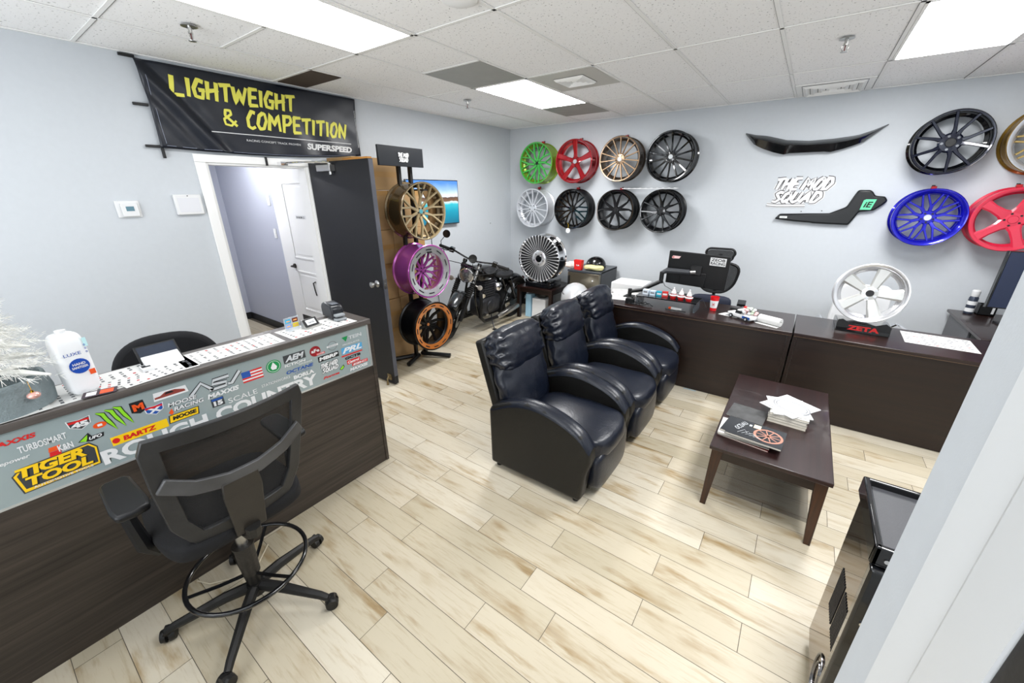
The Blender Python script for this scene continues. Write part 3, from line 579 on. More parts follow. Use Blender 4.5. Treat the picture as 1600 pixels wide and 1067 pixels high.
def mag(name, label, cat, cx, cy, z, w_, d, h, rot, cover, group=None, art=None, pages=bookw):
    t = thing(name, label, cat, (cx, cy, z), RD(rot), group)
    b = B(); b.box(-w_ / 2 + .001, w_ / 2 - .002, -d / 2 + .002, d / 2 - .002, .0008, h - .0008); b.done('pages', pages, t, smooth=0)
    b = B(); b.box(-w_ / 2, w_ / 2, -d / 2, d / 2, h - .001, h); b.box(-w_ / 2, w_ / 2, -d / 2, d / 2, 0, .0009); b.box(-w_ / 2 - .0008, -w_ / 2, -d / 2, d / 2, 0, h); b.done('cover', cover, t, smooth=0)
    if art:
        b = B(Matrix.Translation((-w_ / 2, -d / 2, h))); ms = art(b, w_, d); b.done('cover_print', ms, t, smooth=0)
    return t
def art_wheel(b, w_, d):
    b.mi = 0; M0 = b.M.copy(); b.M = M0 @ Matrix.Translation((.055, .075, 0)) @ Matrix.Rotation(RD(72), 4, 'Z'); letters(b, 'OCDAU', 0, 0, .11, .03, .0035, .0006, .1); b.M = M0
    c = V((w_ * .72, d * .48)); b.mi = 1
    pts = lambda r, n=28: [(c.x + r * math.cos(2 * PI * k / n), c.y + r * math.sin(2 * PI * k / n)) for k in range(n)]
    b.poly(pts(.075), .0004); b.mi = 2; b.poly(pts(.062), .0006); b.mi = 1
    for k in range(10): a = 2 * PI * k / 10; b.ribbon([(c.x, c.y), (c.x + .06 * math.cos(a), c.y + .06 * math.sin(a))], [.008, .005], .0008)
    b.mi = 0
    for k in range(6): b.ribbon([(w_ * .2 + k * .02, d * .2), (w_ * .3 + k * .022, d * .45 - k * .01), (w_ * .36 + k * .02, d * .2 + .02)], .0025, .0006)
    b.mi = 3; b.rect(w_ * .42, d * .72, w_ * .55, d * .92, .0006); b.mi = 0; b.rect(w_ * .34, d * .74, w_ * .39, d * .84, .0006)
    return [silv, mat('rose_metal', 'b07a68', .4), mg1, mat('cream', 'e9dcb8', .6)]
def art_blank(b, w_, d):
    n = 30; c = (w_ * .55, d * .5)
    for r in (.10, .085): b.ribbon([(c[0] + r * 1.05 * math.cos(2 * PI * k / n), c[1] + r * .8 * math.sin(2 * PI * k / n)) for k in range(n + 1)], .006, .0005)
    [b.rect(w_ * .05 + .014 * k, .014, w_ * .05 + .009 + .014 * k, .024, .0006) for k in range(5)]; return [inkg]
GA = 'magazines stacked on the front left of the coffee table'
z = .4505
for k, (h, rt, dx, cv, lb) in enumerate(((.008, -3, -.01, mat('cover_red', '6e2220', .4), 'magazine with a red spine, lowest of the front stack'), (.007, 2, -.015, mg1, 'thin dark magazine second from below in the front stack'), (.010, 4, -.02, mat('cover_white', 'd9d6d2', .4), 'pale magazine in the middle of the front stack'), (.012, -4, .0, mg1, 'black magazine with white edge under the top one of the front stack'))):
    mag('magazine', lb, 'magazine', 4.0 + dx, -3.085 + .004 * k, z, .27, .20, h, rt - 4, cv, GA); z += h + .0004
mag('magazine', 'black magazine with a rose coloured wheel on its cover, on top of the front stack', 'magazine', 4.035, -3.10, z, .285, .21, .012, -5, mg1, GA, art_wheel)
mag('magazine', 'dark grey catalogue lying behind the front stack of magazines', 'magazine', 3.965, -2.80, .4505, .21, .20, .006, -6, mg2, None)
GB = 'books stacked at the back of the coffee table'; z = .4505
for k, (h, rt, cv, lb) in enumerate(((.018, 0, mat('cover_cream', 'b8af9e', .5), 'thick cream catalogue at the bottom of the back stack'), (.016, 1, mat('cover_cream2', 'a9a498', .5), 'second thick catalogue from the bottom of the back stack'), (.020, -1, mat('cover_ivory', '8d8b86', .5), 'third catalogue of the back stack, grey spine line'), (.014, 3, mat('cover_ivory2', 'c8c6c0', .5), 'fourth catalogue of the back stack, below the crooked ones'))):
    mag('catalogue', lb, 'catalogue', 4.185, -2.70, z, .205, .24, h, rt - 3, cv, GB); z += h + .0004
mag('catalogue', 'white brochure turned askew under the topmost one of the back stack', 'catalogue', 4.175, -2.69, z, .21, .25, .004, 14, wh, GB); z += .0045
mag('catalogue', 'white brochure with a grey oval print, topmost of the back stack', 'catalogue', 4.18, -2.68, z, .22, .27, .004, -32, wh, GB, art_blank)
# ================================================================ DESKS
def desk(label, x0, x1):
    t = thing('desk', label, 'desk', ((x0 + x1) / 2, -1.40, 0)); hw = (x1 - x0) / 2
    b = B(); b.box(-hw, hw, -.345, .29, .722, .75); b.done('desktop', mahog, t, bevel=.003)
    b = B(); b.box(-hw + .03, hw - .03, -.30, -.282, .005, .7218); b.done('modesty_panel', mahogf, t)
    for s in (-1, 1): b = B(); x = s * (hw - .015); b.box(x - .014, x + .014, -.31, .27, .0, .7218); b.done('side_panel', mahogf, t, bevel=.002)
    b = B(); b.box(-hw + .002, hw - .002, -.3462, -.3452, .7225, .7235); note(b.done('edge_line', mat('edge_tan', '8a6c50', .4), t), 'worn tan edge of the desktop')
desk('dark mahogany desk behind the recliners carrying the monitor', 2.36, 4.115)
desk('dark mahogany desk at the right carrying the silver wheel', 4.125, 5.87)
t = thing('return_desk', 'dark corner desk along the right wall with a spray can on it', 'desk', (5.63, -.55, 0))
b = B(); b.box(-.31, .31, -.53, .50, .725, .75); b.done('desktop', mahog, t, bevel=.003)
b = B(); b.box(-.30, -.28, -.2, .42, .0, .7245); b.done('side_panel', mat('grey_panel', '5b5c60', .5), t); b = B(); b.box(.28, .30, -.52, .48, .0, .7245); b.done('side_panel', mahogf, t)
t = thing('spray_can', 'white capped spray can on the corner desk', 'spray can', (5.435, -.15, .7505))
b = B(); b.lathe([(.0, 0), (.03, 0), (.032, .004), (.032, .15), (.024, .165), (0, .165)], 24, cap=False); b.done('can_body', mat('can_label', '3a4150', .3, .3), t)
b = B(); b.lathe([(.0325, .02), (.0325, .055)], 24, cap=False); b.lathe([(.0325, .085), (.0325, .12)], 24, cap=False); b.done('label_band', wh, t)
b = B(); b.lathe([(0.0, .163), (.027, .163), (.029, .167), (.029, .215), (.022, .224), (0, .224)], 24, cap=False); b.done('cap', wh, t)
t = thing('pen_tray', 'small black open desk box beside the spray can', 'box', (5.54, -.13, .7505)); b = B(); b.box(-.05, .06, -.04, .05, 0, .008)
for q in ((-.05, -.044, -.04, .05), (.054, .06, -.04, .05), (-.05, .06, -.04, -.034), (-.05, .06, .044, .05)): b.box(*q, 0, .10)
b.done('tray_body', black, t, bevel=.001); b = B(); b.box(.03, .045, -.048, -.041, .02, .08); b.done('tray_label', wh, t)
t = thing('television', 'screen standing on the corner desk, half hidden by the white door frame', 'screen', (5.74, -.45, .7505), RD(-82))
b = B(); b.M = Matrix.Rotation(RD(0), 4, 'Z'); b.box(-.02, .02, -.32, .15, .14, .62); b.done('screen_case', blackg, t, bevel=.004)
b = B(); b.box(.0205, .024, -.31, .14, .15, .61); b.done('screen', mat('screen_navy', '16223e', .12, coat=.5), t)
b = B(); b.box(-.07, .07, -.2, .05, 0, .012); b.box(-.012, .012, -.1, -.04, .012, .15); b.done('stand', black, t)
# papers
def printed(b, x0, y0, x1, y1, cols, rws, mi, dens=.8, lh=.35):
    cw, rh = (x1 - x0) / cols, (y1 - y0) / rws
    for i in range(cols):
        for j in range(rws):
            if random.random() < dens:
                a = x0 + cw * (i + .1 + random.random() * .1); c = a + cw * (.35 + random.random() * .4); y = y0 + rh * (j + .3)
                b.mi = mi if random.random() > .1 else mi + 1; b.rect(a, y, c, y + rh * lh, .0008)
def sheet(name, label, cat, cx, cy, z, w_, d, rot=0, cols=6, rws=6, dens=.7, group=None, extra=None):
    t = thing(name, label, cat, (cx, cy, z), RD(rot), group)
    b = B(); b.box(-w_ / 2, w_ / 2, -d / 2, d / 2, 0, .0006); b.done('paper', paperm, t, smooth=0)
    b = B(); printed(b, -w_ / 2 + .01, -d / 2 + .01, w_ / 2 - .01, d / 2 - .01, cols, rws, 0, dens, .3); b.done('printing', [mat('ink_sheet', '5a5c60', .6), inkr], t, smooth=0); return t
sheet('desk_calendar', 'long white printed sheet on the right desk beside the silver wheel', 'paper', 5.03, -1.35, .7505, .40, .33, -2, 8, 7)
# monitor, arm, riser
t = thing('monitor', 'large black monitor seen from behind with two stickers', 'monitor', (3.21, -1.20, .7505))
M = Matrix.Translation((0, 0, .33)) @ Matrix.Rotation(RD(2.0), 4, 'Y') @ Matrix.Rotation(RD(5), 4, 'X')
b = B(M); b.box(-.29, .29, 0, .022, -.172, .172); mcs = b.done('screen_case', black, t, bevel=.006)
b = B(M); b.box(-.15, .10, -.014, 0.001, -.165, -.02); b.box(-.05, .05, -.022, 0.001, -.05, .05); b.done('rear_housing', black, t, bevel=.005)
b = B(M); b.box(-.283, .283, .0222, .0235, -.16, .165); b.done('screen', blackg, t)
b = B(M @ frame((0, -.002, 0), (1, 0, 0), (0, 0, 1))); b.rect(.11, .07, .255, .15, .0); b.mi = 1; b.text('ZEOB', .12, .115, .125, .027, .001); b.text('RACING', .118, .08, .13, .027, .001); b.done('sticker', [wh, ink], mcs, smooth=0)
b = B(M @ frame((0, -.002, 0), (1, 0, 0), (0, 0, 1))); b.poly([(-.26, .105), (-.25, .125), (-.17, .125), (-.185, .1), (-.25, .095)], 0); b.mi = 1; b.text('o', -.255, .1, .02, .018, .001); b.done('sticker', [mat('sticker_pink', 'ecc6c6', .5), red], mcs, smooth=0)
t = thing('monitor_stand', 'black jointed monitor arm clamped to the desk left of the monitor', 'monitor arm', (2.60, -1.36, .7505))
b = B(); b.box(-.05, .05, -.05, .05, 0, .015); b.cyl((0, 0, .01), (0, 0, .09), .022); b.done('clamp_base', black, t, bevel=.002)
b = B(); b.tube([(0, 0, .06), (.12, .02, .09), (.30, .06, .20)], [.02, .02, .022], 10); b.done('lower_arm', black, t)
b = B(); b.cyl((.30, .06, .18), (.30, .06, .30), .022); b.done('elbow', black, t)
b = B(); b.tube([(.29, .06, .285), (.34, .07, .315), (.56, .10, .315)], [.018, .03, .026], 10); b.done('upper_arm', mat('arm_grey', '3a3c40', .4), t)
b = B(); b.cyl((.56, .10, .315), (.605, .125, .318), .02); b.done('screen_mount', steel, t); b = B(); b.box(.56, .66, .128, .1335, .29, .37); b.done('mount_plate', black, t)
b = B(); b.tube([(.31, .03, .24), (.36, .0, .17), (.48, -.02, .12), (.62, 0, .1), (.74, .0, .08), (.79, -.03, .01)], .003, 5); b.done('cable', black, t)
t = thing('monitor_riser', 'low black desk shelf in front of the monitor with red and white ornaments on it', 'riser shelf', (3.05, -1.52, .7505))
b = B(); b.box(-.29, .29, -.12, .12, .088, .10); b.done('shelf_top', blackg, t, bevel=.002)
for x in (-.28, .27): b = B(); b.box(x - .008, x + .012, -.10, .10, 0, .0878); b.done('side_support', mat('clear_smoke', '50565c', .1, alpha=.6), t)
for k, (x, cl, nm, h, lb) in enumerate(((2.83, 'd9e1ea', 'box', .05, 'white small box'), (2.90, 'c9dbe8', 'box', .045, 'pale blue small box'), (2.965, '1a9db5', 'box', .045, 'teal small box'), (3.02, 'c22f2a', 'box', .05, 'red small box'))):
    b = B(); b.box(-.028, .028, -.02, .02, 0, h); b.mi = 1; b.box(-.02, .02, -.0206, -.02, h * .35, h * .7)
    tag(b.done('small_box', [mat('smallbox%d' % k, cl, .4), wh if k > 1 else inkg], loc=(x, -1.54, .8507), rotz=RD(6 * (k - 1))), lb + ' on the black riser shelf', 'box')
for k, x in enumerate((3.105, 3.18, 3.255)):
    t = thing('christmas_ornament', ('left', 'middle', 'right')[k] + ' one of three small red and white ornaments on the riser shelf', 'ornament', (x, -1.56 - .012 * k, .8507), 0, 'three small ornaments on the riser shelf')
    b = B(); b.lathe([(0, 0), (.022, 0), (.033, .02), (.034, .035), (.0, .036)], 16, cap=False); b.done('red_body', red, t)
    b = B(); b.lathe([(.034, .026), (.039, .033), (.034, .042)], 16, cap=False); b.ball((0, 0, .055), (.024, .024, .02), 10, 6); b.done('white_trim', wh, t)
    b = B(); b.lathe([(.02, .065), (.012, .085), (.002, .10)], 12); b.mi = 1; b.ball((0, 0, .103), .008, 8, 5); b.done('hat', [mat('hat_pale', 'e8d8d4', .7), wh], t)
b = B()
for k in range(5):
    x = -.1 + k * .035; b.tube([(x, -.03, .006), (x + .05, .03, .02 + .01 * (k % 2)), (x + .10, -.01, .008), (x + .06, -.04, .012)], .004, 6)
b.box(-.14, -.06, -.02, .03, 0, .05); tag(b.done('cable_bundle', black, loc=(2.80, -1.63, .7515)), 'tangle of black cables and a charger under the riser shelf', 'cables')
b = B(); b.box(-.05, .05, -.012, .012, 0, .018); b.mi = 1; b.box(-.075, -.05, -.012, .012, 0, .018); tag(b.done('utility_knife', [wh, org], loc=(3.16, -1.60, .7515), rotz=RD(-8)), 'white and orange box lying under the riser shelf', 'box')
b = B(); b.tube([(-.03, 0, .008), (.03, -.03, .008), (.10, 0, .008), (.16, -.02, .01)], .007, 6); tag(b.done('pen', black, loc=(3.10, -1.655, .752)), 'black pen lying at the front edge of the desk', 'pen')
# cup, truck, roll
t = thing('drink_cup', 'red and white plastic cup on the desk', 'cup', (3.455, -1.41, .7505))
b = B(); b.lathe([(0, 0), (.028, 0), (.034, .07), (.040, .135), (.037, .135), (.031, .07), (.025, .006), (0, .006)], 28, cap=False); b.done('cup_body', mat('cup_red', 'd01820', .25, coat=.3), t)
b = B(); b.lathe([(.0305, .028), (.0375, .10)], 28, cap=False); b.done('cup_print', wh, t, fix=False)
b = B(); b.M = frame((.0, -.0385, .05), (1, 0, 0), (0, 0, 1)); b.ribbon([(-.01, 0), (.012, .03)], .003, .0); b.ribbon([(.012, 0), (-.01, .03)], .003, .0); b.ribbon([(-.012, .015), (.014, .015)], .003, 0); b.done('cup_motif', red, t)
t = thing('toy_truck', 'white toy pickup truck loaded with red and white flowers on the desk', 'toy truck', (3.72, -1.55, .7505), RD(-32))
b = B(); b.box(-.12, .12, -.045, .045, .015, .045); b.box(-.05, .02, -.042, .042, .045, .085, (.02, .01, .006, .006)); b.done('truck_body', wh, t, bevel=.006)
b = B(); b.box(-.045, .018, -.0435, .0435, .052, .075, (.008, .004, .003, .003)); b.done('truck_window', ink, t)
for x in (-.075, .075):
    for y in (-.047, .047): b = B(); b.cyl((x, y - .006, .018), (x, y + .006, .018), .018, n=16); b.mi = 1; b.cyl((x, y - .007, .018), (x, y + .007, .018), .009, n=12); b.done('truck_wheel', [ink, silv], t)
b = B(); b.M = frame((.035, -.0465, .02), (1, 0, 0), (0, 0, 1)); b.rect(0, 0, .075, .022, .0); b.done('truck_stripe', blue, t, smooth=0)
for k in range(16):
    a, c = random.random() * .12 + .0, (random.random() - .5) * .09; b = B(); z = .06 + random.random() * .05; b.ball((a, c, z), (.016, .016, .012), 7, 5); b.tube([(a * .6, c * .5, .04), (a, c, z)], .0015, 4)
    b.done('flower', [red, wh, mat('leaf_pale', 'b9c9b4', .6), mat('petal_pink', 'e4b8b8', .6)][k % 4 if k % 4 else (0 if k % 8 else 1)], t)
t = thing('paper_roll', 'roll of white paper lying on the desk beside the toy truck', 'paper roll', (3.94, -1.60, .7505), RD(-24))
b = B(); b.M = Matrix.Translation((0, 0, .036)) @ Matrix.Rotation(PI / 2, 4, 'Y'); b.lathe([(.012, -.09), (.035, -.09), (.035, .09), (.012, .09)], 28, closed=True); b.done('roll', paperm, t)
b = B(); b.box(-.09, .09, -.06, -.01, .0, .001); b.done('loose_end', paperm, t)
b = B(); b.poly([(0, 0), (.16, -.05), (.22, .04), (.05, .10)], .001); b.mi = 1; b.rect(.06, .0, .14, .03, .0015); tag(b.done('envelope', [paperm, inkg], loc=(3.52, -1.52, .7506), smooth=0), 'white envelope under the front of the toy truck', 'envelope')
b = B(); b.box(-.035, .035, -.02, .02, 0, .012); b.tube([(.03, 0, .012), (.07, .01, .016)], .003, 5); tag(b.done('computer_mouse', black, loc=(3.62, -1.25, .7505), bevel=.005), 'black computer mouse on the desk behind the toy truck', 'mouse')
for k, (x, y, rt) in enumerate(((2.50, -1.42, 12), (2.56, -1.28, -10), (2.46, -1.2, 25))):
    sheet('document', ('lower', 'middle', 'upper')[k] + ' white sheet of the loose papers at the left end of the desk', 'paper', x, y, .7507 + .0012 * k, .21, .28, rt, 3, 9, .6, 'loose papers at the left end of the desk')
t = thing('printer', 'white printer behind the headrest of the farthest recliner', 'printer', (2.42, -.80, 0)); b = B(); b.box(-.2, .2, -.16, .16, .58, .80); b.done('printer_body', wh, t, bevel=.01); b = B(); b.box(-.17, .17, -.17, -.155, .64, .66); b.done('paper_slot', ink, t); b = B(); b.box(-.22, .22, -.18, .18, 0, .5798); b.done('cabinet', mahogf, t)
# office chair behind the desk, white chair
def soft_back(pts, y, dy, m, t, nm, mesh=False, M=None):
    b = B(M); b.prism(pts, dy, ax='Y', at=y); return b.done(nm, m, t, bevel=.012, seg=3)
meshm = mat('chair_mesh', '0e0f11', .7, alpha=.72)
t = thing('office_chair', 'black high backed mesh office chair behind the monitor', 'office chair', (3.32, -.62, 0), RD(4))
rr = lambda w0, w1, z0, z1, r=.05: [(cx_ + r * math.cos(RD(a0 + 15 * k)), cz_ + r * math.sin(RD(a0 + 15 * k))) for cx_, cz_, a0 in ((w0 - r, z0 + r, -90), (w1 - r, z1 - r, 0), (-w1 + r, z1 - r, 90), (-w0 + r, z0 + r, 180)) for k in range(7)]
def loop(b, pts, y, r): b.tube([(p[0], y, p[1]) for p in pts], r, 8, closed=True)
b = B(); loop(b, rr(.13, .145, 1.115, 1.245), -.02, .012); b.done('headrest_frame', black, t); b = B(); b.prism(rr(.125, .14, 1.12, 1.23), .006, ax='Y', at=-.02); b.done('headrest_mesh', meshm, t)
BK = [((.20 + .055 * math.sin(RD(a))) * math.copysign(abs(math.cos(RD(a))) ** .6, math.cos(RD(a))), .92 + .17 * math.copysign(abs(math.sin(RD(a))) ** .75, math.sin(RD(a)))) for a in range(0, 360, 12)]
b = B(); loop(b, BK, .02, .014); b.done('back_frame', black, t); b = B(); b.prism(BK, .006, ax='Y', at=.02); b.done('back_mesh', meshm, t)
b = B(); b.tube([(0, .03, 1.18), (0, .06, .95), (0, .05, .6), (0, .0, .45)], .018, 8); b.done('spine', black, t)
b = soft(-.21, .19, -.10, -.02, .56, .725, .01, 5); b.done('lumbar_pad', mat('navy_pad', '23283a', .7), t, smooth=180)
b = soft(-.25, .25, -.45, .0, .42, .5, .015, 5); b.done('seat', black, t, smooth=180)
for s in (-1, 1): b = B(); b.tube([(s * .26, -.1, .45), (s * .3, -.12, .6), (s * .3, -.12, .68)], .015, 8); b.box(s * .3 - .04, s * .3 + .04, -.22, -.02, .68, .705); b.done('armrest', black, t)
b = B(); b.cyl((0, -.2, .08), (0, -.2, .43), .025); b.done('gas_lift', black, t)
for k in range(5): a = 2 * PI * k / 5; b = B(); b.tube([(0, -.2, .1), (.3 * math.cos(a), -.2 + .3 * math.sin(a), .06)], .018, 6); b.ball((.3 * math.cos(a), -.2 + .3 * math.sin(a), .028), .027, 10, 6); b.done('base_leg', black, t)
t = thing('office_chair', 'white office chair with chrome arms behind the silver wheel', 'office chair', (4.60, -.72, 0), RD(8))
b = B(); b.prism([(-.2, .5), (.2, .5), (.22, .7), (.2, .98), (.15, 1.02), (-.15, 1.02), (-.2, .98), (-.22, .7)], .04, ax='Y', at=.0); b.done('backrest', wh, t, bevel=.018, seg=3)
b = soft(-.24, .24, -.42, .02, .43, .51, .012, 5); b.done('seat', wh, t, smooth=180)
for s in (-1, 1): b = B(); b.tube([(s * .22, 0, .62), (s * .29, -.03, .69), (s * .3, -.22, .69), (s * .28, -.3, .55), (s * .22, -.3, .46)], .012, 8); b.done('armrest', chrome, t)
b = B(); b.cyl((0, -.2, .08), (0, -.2, .43), .025)
b.done('gas_lift', chrome, t)
for k in range(5): a = 2 * PI * k / 5; b = B(); b.tube([(0, -.2, .1), (.3 * math.cos(a), -.2 + .3 * math.sin(a), .06)], .018, 6); b.ball((.3 * math.cos(a), -.2 + .3 * math.sin(a), .028), .027, 10, 6); b.done('base_leg', chrome, t)
# ================================================================ THINGS ON THE BACK WALL
t = thing('spoiler', 'curved carbon black car spoiler mounted high on the back wall', 'car spoiler', (3.87, -.002, 2.33))
top = [(-.605, .113), (-.5, .083), (-.385, .065), (-.2, .012), (0, -.008), (.2, -.002), (.387, .016), (.5, .055), (.607, .104)]
bot = [(-.600, .098), (-.5, -.01), (-.423, -.053), (-.29, -.105), (-.2, -.128), (-.16, -.118), (0, -.118), (.15, -.118), (.2, -.125), (.32, -.095), (.45, -.045), (.52, .02), (.602, .094)]
b = B(); N = 25
def ip(P, x):
    for a, c in zip(P, P[1:]):
        if a[0] <= x <= c[0]: return a[1] + (c[1] - a[1]) * (x - a[0]) / (c[0] - a[0])
    return P[-1][1]
secs = []
for k in range(N):
    x = -.60 + 1.2 * k / (N - 1); zt, zb = ip(top, x), ip(bot, x); e = 1 - abs(x / .605) ** 6; zm = (zt * .6 + zb * .4)
    secs.append([b.v(p) for p in ((x, 0, zt), (x, -.035 * e - .01, zt), (x, -.085 * e - .012, zm), (x, -.05 * e - .01, zb), (x, 0, zb))])
for a, c in zip(secs, secs[1:]): b.bridge(a, c)
b.f(secs[0]); b.f(secs[-1][::-1]); b.done('spoiler_body', mat('carbon_gloss', '101113', .14, coat=.8), t, smooth=50)
t = thing('wall_logo', 'white cut out THE MOD SQUAD lettering with dark outline on the back wall', 'wall sign', (3.61, -.003, 1.70))
b = B(frame((0, 0, 0), (1, 0, 0), (0, .02, 1)))
for mi, sw, tt in ((0, .066, .001), (1, .043, .004), (2, .029, .007)):
    random.seed(3); b.mi = mi; letters(b, 'THE MOD', .03, .148, .50, .115, sw, tt, .3, .0); letters(b, 'SQUAD', .04, .018, .42, .105, sw, tt, .35, .0); b.ribbon([(.0, -.01), (.1, -.018), (.36, -.012)], sw * .7, tt)
b.done('logo_lettering', [wh, mat('logo_outline', '2c2224', .5), wh], t, smooth=0)
t = thing('air_intake_duct', 'black plastic air intake duct with a green iE badge on the back wall', 'car part', (0, -.003, 0))
pl = [(3.718, 1.541), (3.757, 1.597), (4.0, 1.607), (4.198, 1.613), (4.326, 1.68), (4.368, 1.80), (4.385, 1.843), (4.473, 1.842), (4.50, 1.83), (4.527, 1.788), (4.604, 1.782), (4.633, 1.739), (4.60, 1.70), (4.547, 1.647), (4.438, 1.631), (4.40, 1.54), (4.38, 1.50), (4.2, 1.503), (4.076, 1.507), (4.05, 1.512), (3.9, 1.52)]
b = B(); b.prism(pl, -.055, ax='Y', at=0); b.done('duct_body', mat('duct_black', '0f1215', .35), t, bevel=.016, seg=3)
b = B(frame((4.435, -.057, 1.655), (1, 0, 0), (0, 0, 1))); b.poly([(0, 0), (.085, 0), (.11, .10), (.03, .10), (.012, .09)], .001); b.mi = 1; b.text('iE', .02, .022, .07, .055, .003, shear=.25, bold=.03); b.done('badge', [mat('mint_green', '62d3a0', .4), ink], t, smooth=0)
b = B(frame((3.765, -.056, 1.553), (1, 0, 0), (0, 0, 1))); b.rect(0, 0, .07, .02); b.mi = 1; b.text('Intakes', .008, .005, .05, .01, .002); b.done('label_plate', [steel, ink], t, smooth=0)
for x, z in ((3.95, 1.625), (4.13, 1.635)): b = B(); b.cyl((x, 0, z), (x, -.008, z), .005, n=8); tag(b.done('nail', black), 'tiny nail in the back wall above the intake duct, %s one' % ('left' if x < 4 else 'right'), 'nail')
b = B(); b.cyl((0, 0, 0), (.012, 0, 0), .004, n=8); tag(b.done('nail', black, loc=(.0005, -.55, 1.38)), 'tiny nail alone in the left wall near the corner', 'nail')
# television on the left wall
t = thing('television', 'flat television on the left wall showing blue sea and sky', 'television', (0.0, -1.76, 1.43))
b = B(); b.box(.03, .06, -.45, .45, 0, .555); tvc = b.done('tv_case', blackg, t, bevel=.003)
tvm = bpy.data.materials.new('tv_picture'); tvm.use_nodes = True; n = tvm.node_tree.nodes; l = tvm.node_tree.links; p = n['Principled BSDF']
tc = n.new('ShaderNodeTexCoord'); sx = n.new('ShaderNodeSeparateXYZ'); l.new(tc.outputs['Object'], sx.inputs[0]); mr = n.new('ShaderNodeMapRange'); mr.inputs[1].default_value = .01; mr.inputs[2].default_value = .545
nz = n.new('ShaderNodeTexNoise'); nz.inputs['Scale'].default_value = 9; l.new(tc.outputs['Object'], nz.inputs['Vector']); ad = n.new('ShaderNodeMath'); ad.operation = 'MULTIPLY_ADD'; ad.inputs[1].default_value = .05
l.new(nz.outputs['Fac'], ad.inputs[0]); l.new(sx.outputs['Z'], ad.inputs[2]); l.new(ad.outputs[0], mr.inputs[0])
r = ramp(n, [(0, '0d5c78'), (.35, '1a8fa8'), (.5, '35b2c0'), (.56, 'cfe6e8'), (.58, '7a5a44'), (.66, '5c4a40'), (.68, 'dfe8f2'), (.85, '8fb4e2'), (1, '4d86d0')]); l.new(mr.outputs[0], r.inputs[0])
p.inputs['Base Color'].default_value = (.01, .01, .01, 1); p.inputs['Roughness'].default_value = .15; l.new(r.outputs[0], p.inputs['Emission Color']); p.inputs['Emission Strength'].default_value = .38
b = B(); b.quad((.0605, -.44, .012), (.0605, .44, .012), (.0605, .44, .545), (.0605, -.44, .545)); b.done('screen', tvm, tvc, smooth=0)
b = B(); b.box(.001, .03, -.1, .1, .15, .4); b.done('wall_bracket', black, t)
b = B(); b.tube([(.006, -.02, .0), (.006, -.05, -.2), (.01, -.03, -.6), (.02, .0, -1.1)], .004, 5); b.done('power_cord', black, t)
# ================================================================ RECEPTION COUNTER
t = thing('reception_counter', 'long grey oak reception counter with a sticker covered display strip', 'counter', (1.74, -5.1, 0)); CX, CY = 1.74, -5.1
def lc(b): b.M = Matrix.Translation((-CX, -CY, 0)); return b
YL, YR = -6.45, -4.145
b = lc(B()); b.box(1.60, 1.893, YL, YR, 1.056, 1.09); b.done('countertop', lamin_t, t, bevel=.004)
b = lc(B()); b.box(1.85, 1.868, YL, YR - .012, 0, 1.0555); b.done('front_panel', lamin, t)
b = lc(B()); b.box(1.62, 1.8745, YR - .012, YR + .012, 0, 1.0555); b.done('end_panel', lamin, t, bevel=.003)
b = lc(B()); b.box(1.60, 1.62, YL, YR - .013, .72, 1.0555); b.done('back_panel', lamin, t)
b = lc(B()); b.box(1.38, 1.595, YL, YR - .02, .72, .745); b.done('worktop', lamin_t, t, bevel=.002)
b = lc(B()); b.box(1.868, 1.8715, YL, YR - .014, .775, 1.055); ds = b.done('display_strip', mat('frosted_strip', '93a0a1', .18, coat=.4, var=.10, bscale=14), t)
b = lc(B()); b.box(1.868, 1.8735, YL, YR - .014, .765, .775); b.box(1.868, 1.8735, YR - .026, YR - .0135, .775, 1.055); b.done('strip_edge', mat('aluminium', 'c3c6c6', .3, .5), t)
FR = frame((1.872 - CX, -CY, 0), (0, 1, 0), (0, 0, 1))
def stk(label, mats, fn):
    b = B(FR); fn(b); return note(b.done('sticker', mats, ds, smooth=0, fix=False), label)
def word(tx, y0, y1, z0, z1, m, back=None, shear=0, bold=.03, label=None, pad=.006, rise=0):
    def fn(b):
        if back: b.mi = 1; a = math.tan(rise); b.poly([(y0 - pad, z0 - pad), (y1 + pad, z0 - pad + (y1 - y0) * a), (y1 + pad + shear * .0, z1 + pad + (y1 - y0) * a), (y0 - pad, z1 + pad)], .0006)
        b.mi = 0; b.text(tx, y0, z0, y1 - y0, z1 - z0, .0012, shear=shear, bold=bold, ang=rise)
    stk(label or 'sticker reading ' + tx, [m] + ([back] if back else []), fn)
K = ink; dgrey = mat('print_dark_grey', '3a3d40', .45)
word('MAXXIS', -5.70, -5.582, 1.003, 1.022, red, None, .2, .04, 'red MAXXIS sticker')
word('TURBOSMART', -5.637, -5.515, .959, .985, wh, None, .1, .02)
word('epower', -5.69, -5.617, .93, .944, wh, None, .3, .02)
stk('orange K&N sticker', [org, red, wh], lambda b: (b.rect(-5.575, .925, -5.545, .943, .0006, .004), setattr(b, 'mi', 1), b.rect(-5.577, .906, -5.547, .924, .0006, .004), setattr(b, 'mi', 2), b.text('K&N', -5.55, .915, .04, .026, .0014, bold=.03)))
